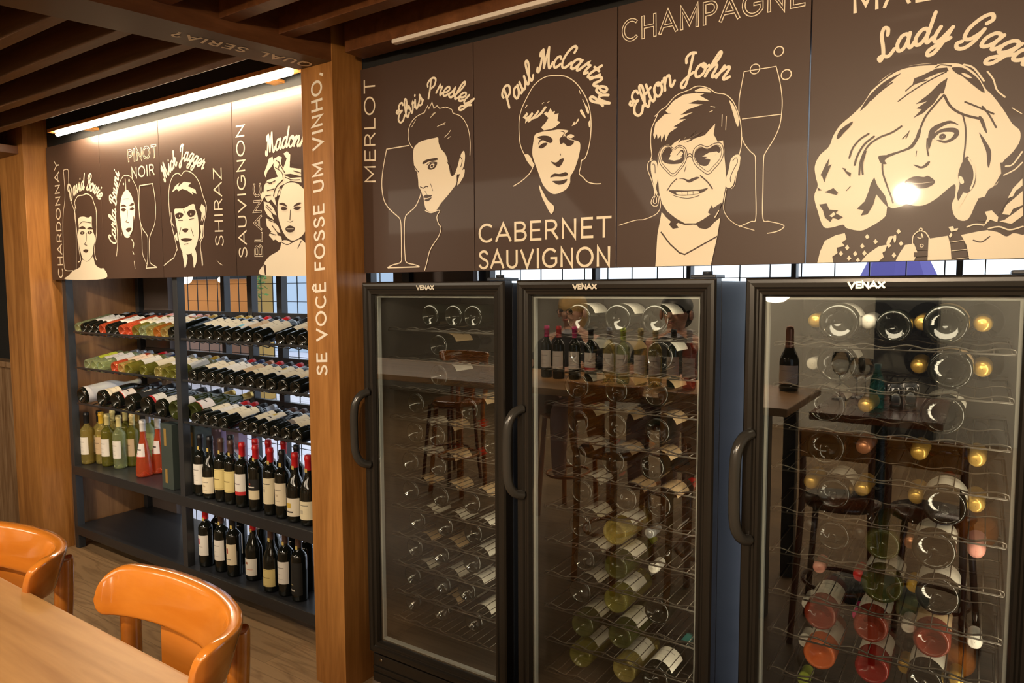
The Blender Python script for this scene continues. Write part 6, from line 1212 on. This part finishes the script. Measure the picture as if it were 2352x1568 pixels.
# ------------------------------------------------------------------ things on the table, mirrored in the cooler doors
bottle('champagne', 'dark', 'white', 'copper', (.58, -1.88, .9505), (0, 0, PI), 'dark sparkling bottle with pale label on the side table, mirrored in the right cooler', 'sparkling bottle on the table')
row = [(-.69, 'dark', 'white', 'magenta'), (-.60, 'dark', 'white', 'red'), (-.51, 'dark', 'white', 'magenta'), (-.40, 'dark', 'whitered', 'black'), (-.30, 'gold', 'white', 'silver'), (-.21, 'clear', 'white', 'lime'), (-.12, 'gold', 'white', 'cream'), (-.03, 'gold', 'white', 'cream'), (.06, 'dark', 'white', 'black'), (.15, 'rose', 'white', 'white'), (.24, 'rose', 'white', 'magenta')]
for i, (x, g, lb, cp) in enumerate(row):
    bottle('bordeaux', g, lb, cp, (x, -1.70 + .02 * (i % 2), .9505), (0, 0, PI), f"{GNAME[g]}, {cp} capsule, {nth(i)} in table row mirrored in middle cooler", 'row of bottles on the high table')
def wine_glass(x, y, s, label):
    f = MB(); z = .9005
    f.lathe([(.001, 0), (.034 * s, .001), (.033 * s, .003), (.006, .008), (.004, .02), (.004, .09 * s), (.010, .10 * s), (.030 * s, .125 * s), (.040 * s, .16 * s), (.034 * s, .21 * s), (.033 * s, .21 * s), (.039 * s, .16 * s), (.028 * s, .126 * s), (.001, .108 * s)], 28, (x, y, z))
    o = f.build('wine_glass', M['clearglass'], None, (x, y, z)); tag(o, label, 'glass', 'empty wine glasses on the table')
wine_glass(.783, -2.06, 1.1, 'large empty wine glass on the table, nearest the sparkling bottle')
wine_glass(.845, -2.15, .95, 'middle empty wine glass on the table')
wine_glass(.875, -2.23, .9, 'empty wine glass on the table, nearest the teal water bottle')
t = thing('water_bottle', 'teal water bottle with cap on the table beside the wine glasses', 'bottle', (.965, -1.89, .9005))
f = MB(); f.lathe([(.001, 0), (.030, 0), (.032, .01), (.032, .10), (.028, .13), (.013, .17), (.012, .185)], 24, (.965, -1.89, .9005)); f.build('body', M['tealglass'], t)
f = MB(); f.lathe([(.0145, .180), (.0145, .20), (.001, .201)], 20, (.965, -1.89, .9005)); f.build('cap', CAPM['teal'], t)
for i, (x, y) in enumerate(((1.035, -1.96), (1.09, -2.02))):
    f = MB(); f.lathe([(.001, .004), (.028, .004), (.034, .10), (.036, .10), (.031, 0), (.001, 0)], 20, (x, y, .9005))
    o = f.build('tumbler', M['clearglass'], None, (x, y, .9005)); tag(o, ['clear water tumbler beside the teal bottle', 'clear water tumbler at the table end'][i], 'glass', 'water tumblers')
t = thing('pendant_lamp', 'white globe pendant lamp mirrored on the right portrait panel', 'lamp', (.972, -3.0, 1.995), 'globe pendants in the room')
f = MB(); f.ellipsoid((.972, -3.0, 1.995), .058, .058, .058); f.build('globe', M['globe_bright'], t)
f = MB(); f.cyl((.972, -3.0, 2.08), (.972, -3.0, 2.4), .005); f.build('cord', M['black_metal'], t)
t = thing('pendant_lamp', 'low white bowl pendant lamp mirrored at the corner of the right cooler', 'lamp', (.23, -3.05, 1.37), 'globe pendants in the room')
f = MB(); f.lathe([(.001, 0), (.05, .008), (.085, .035), (.10, .07), (.001, .075)], 28, (.23, -3.05, 1.35)); f.build('globe', M['globe'], t)
f = MB(); f.cyl((.23, -3.05, 1.42), (.23, -3.05, 2.4), .005); f.build('cord', M['black_metal'], t)
# bentwood stools behind the table, mirrored in the doors
def bent_stool(x, y, rz, label):
    t = thing('bentwood_stool', label, 'stool', (0, 0, 0), 'bentwood stools')
    f = MB(); f.lathe([(.001, .70), (.17, .70), (.18, .685), (.17, .67), (.001, .67)], 28); f.build('seat', M['bentwood'], t)
    for sx in (-1, 1):
        f = MB(); f.tube([(sx * .13, .13, .68), (sx * .18, .18, 0)], .015, 10); f.build('leg', M['bentwood'], t)
        f = MB(); f.tube(catmull([Vector((sx * .18, -.20, 0)), Vector((sx * .15, -.15, .68)), Vector((sx * .15, -.17, 1.05))], 5), .015, 10); f.build('leg', M['bentwood'], t)
    f = MB(); f.tube([(.165 * math.cos(2 * PI * i / 28), .165 * math.sin(2 * PI * i / 28), .28) for i in range(28)], .010, 8, closed=True); f.build('foot_ring', M['bentwood'], t)
    f = MB(); f.tube([(-.15, -.165, 1.0), (-.08, -.20, 1.02), (.08, -.20, 1.02), (.15, -.165, 1.0)], .016, 10); f.box(-.15, .15, -.205, -.185, .93, 1.06, .006); f.build('backrest', M['stool'], t)
    t.location = (x, y, 0); t.rotation_euler.z = rz; t.scale = (.84, .84, .84)
bent_stool(.90, -1.40, R(180), 'bentwood stool at the dark side table, mirrored low in the right cooler')
bent_stool(1.22, -1.42, R(188), 'bentwood stool near the end of the dark side table, mirrored in the right cooler')
bent_stool(-2.0, -2.45, R(10), 'bentwood stool beyond the high table, mirrored in the left cooler')
bent_stool(-.55, -3.2, R(30), 'bentwood stool in the room behind the people, mirrored in the middle cooler')

# ------------------------------------------------------------------ two people across the table
def person(x, y, label, skin, hairm, coat, female):
    t = thing('person', label, 'person', (x, y, 0))
    me = D.meshes.new('body'); J = {}
    pts = [((0, -.02, .74), .13), ((0, -.02, .90), .125), ((0, .0, 1.05), .135), ((0, .0, 1.13), .10), ((0, .01, 1.19), .052), ((0, .02, 1.235), .055), ((0, .025, 1.30), .088), ((0, .018, 1.355), .078),
           ((.15, 0, 1.10), .065), ((.22, .03, .97), .047), ((.20, .20, .985), .038), ((.17, .28, .975), .030), ((-.15, 0, 1.10), .065), ((-.22, .03, .97), .047), ((-.20, .20, .985), .038), ((-.17, .28, .975), .030),
           ((.09, .05, .73), .085), ((.10, .36, .72), .065), ((.10, .36, .30), .042), ((-.09, .05, .73), .085), ((-.10, .36, .72), .065), ((-.10, .36, .30), .042)]
    ed = [(0, 1), (1, 2), (2, 3), (3, 4), (4, 5), (5, 6), (6, 7), (3, 8), (8, 9), (9, 10), (10, 11), (3, 12), (12, 13), (13, 14), (14, 15), (0, 16), (16, 17), (17, 18), (0, 19), (19, 20), (20, 21)]
    me.from_pydata([p for p, r in pts], ed, [])
    o = D.objects.new('body', me); COL.objects.link(o); o.parent = t
    mo = o.modifiers.new('skin', 'SKIN'); mo.use_smooth_shade = True
    for i, (p, r) in enumerate(pts):
        sv = me.skin_vertices[0].data[i]; sv.radius = (r * (1.25 if i in (0, 1, 2) else 1), r * (.8 if i in (0, 1, 2) else 1)); sv.use_root = (i == 0)
    sb = o.modifiers.new('sub', 'SUBSURF'); sb.levels = 2; sb.render_levels = 2
    me.materials.append(skin)
    f = MB(); n = 24                                             # jacket over torso and arms
    f.lathe([(.165, .72), (.160, .85), (.178, 1.02), (.175, 1.10), (.12, 1.155), (.072, 1.18)], 28); 
    f.v = [(a, b * .74, c) for a, b, c in f.v]
    for sx in (-1, 1): f.tube(catmull([Vector((sx * .13, 0, 1.11)), Vector((sx * .22, .01, 1.06)), Vector((sx * .235, .03, .965)), Vector((sx * .22, .14, .985)), Vector((sx * .19, .24, .985))], 5), .055, 14)
    f.v = [(a + x, b + y, c) for a, b, c in f.v]
    f.build('jacket', coat, t)
    f = MB(); f.lathe([(.045, 1.20), (.062, 1.185), (.078, 1.165), (.06, 1.15)], 20, (x, y + .008, 0)); f.build('collar', M['shirt'], t)
    f = MB()
    f.ellipsoid((x, y + .008, 1.345), .094, .100, .075 if not female else .085)
    f.ellipsoid((x, y - .035, 1.29), .085, .065, .085 if not female else .12)
    f.build('hair', hairm, t)
    f = MB()
    f.ellipsoid((x, y + .118, 1.288), .014, .022, .020); f.build('nose', skin, t)
    f = MB()
    for sx in (-1, 1): f.ellipsoid((x + sx * .034, y + .102, 1.306), .013, .008, .007)
    f.build('eyes', M['hair_dark'], t)
    f = MB(); f.ellipsoid((x, y + .103, 1.252), .024, .008, .007); f.build('mouth', mat('lips', (.35, .10, .08), .5), t)
    f = MB()
    for sx in (-1, 1): f.ellipsoid((x + sx * .092, y + .02, 1.292), .010, .020, .030)
    f.build('ears', skin, t)
    f = MB()
    for sx in (-1, 1):
        f.ellipsoid((x + sx * .168, y + .295, .968), .036, .042, .014)
        for q in range(4): f.tube([(x + sx * (.145 + .016 * q), y + .32, .970), (x + sx * (.142 + .016 * q), y + .352, .972), (x + sx * (.141 + .016 * q), y + (.372, .382, .380, .368)[q], .962)], .0075, 8)
        f.tube([(x + sx * .138, y + .29, .972), (x + sx * .122, y + .315, .970), (x + sx * .118, y + .335, .965)], .0085, 8)
    f.build('hands', skin, t)
    if female:
        f = MB()
        for sx in (-1, 1): f.tube([(x + sx * .034 + .022 * math.cos(2 * PI * i / 20), y + .116, 1.304 + .017 * math.sin(2 * PI * i / 20)) for i in range(20)], .0022, 6, closed=True)
        f.cyl((x - .012, y + .118, 1.306), (x + .012, y + .118, 1.306), .002); f.build('spectacles', M['black_metal'], t)
person(-.15, -2.30, 'person with short dark hair in a dark jacket, mirrored in the middle cooler', M['skin'], M['hair_dark'], M['dark_cloth'], False)
person(-.85, -2.30, 'person with blond hair and spectacles in dark clothes, mirrored in the middle cooler', M['skinb'], M['hair_blond'], M['dark_cloth'], True)
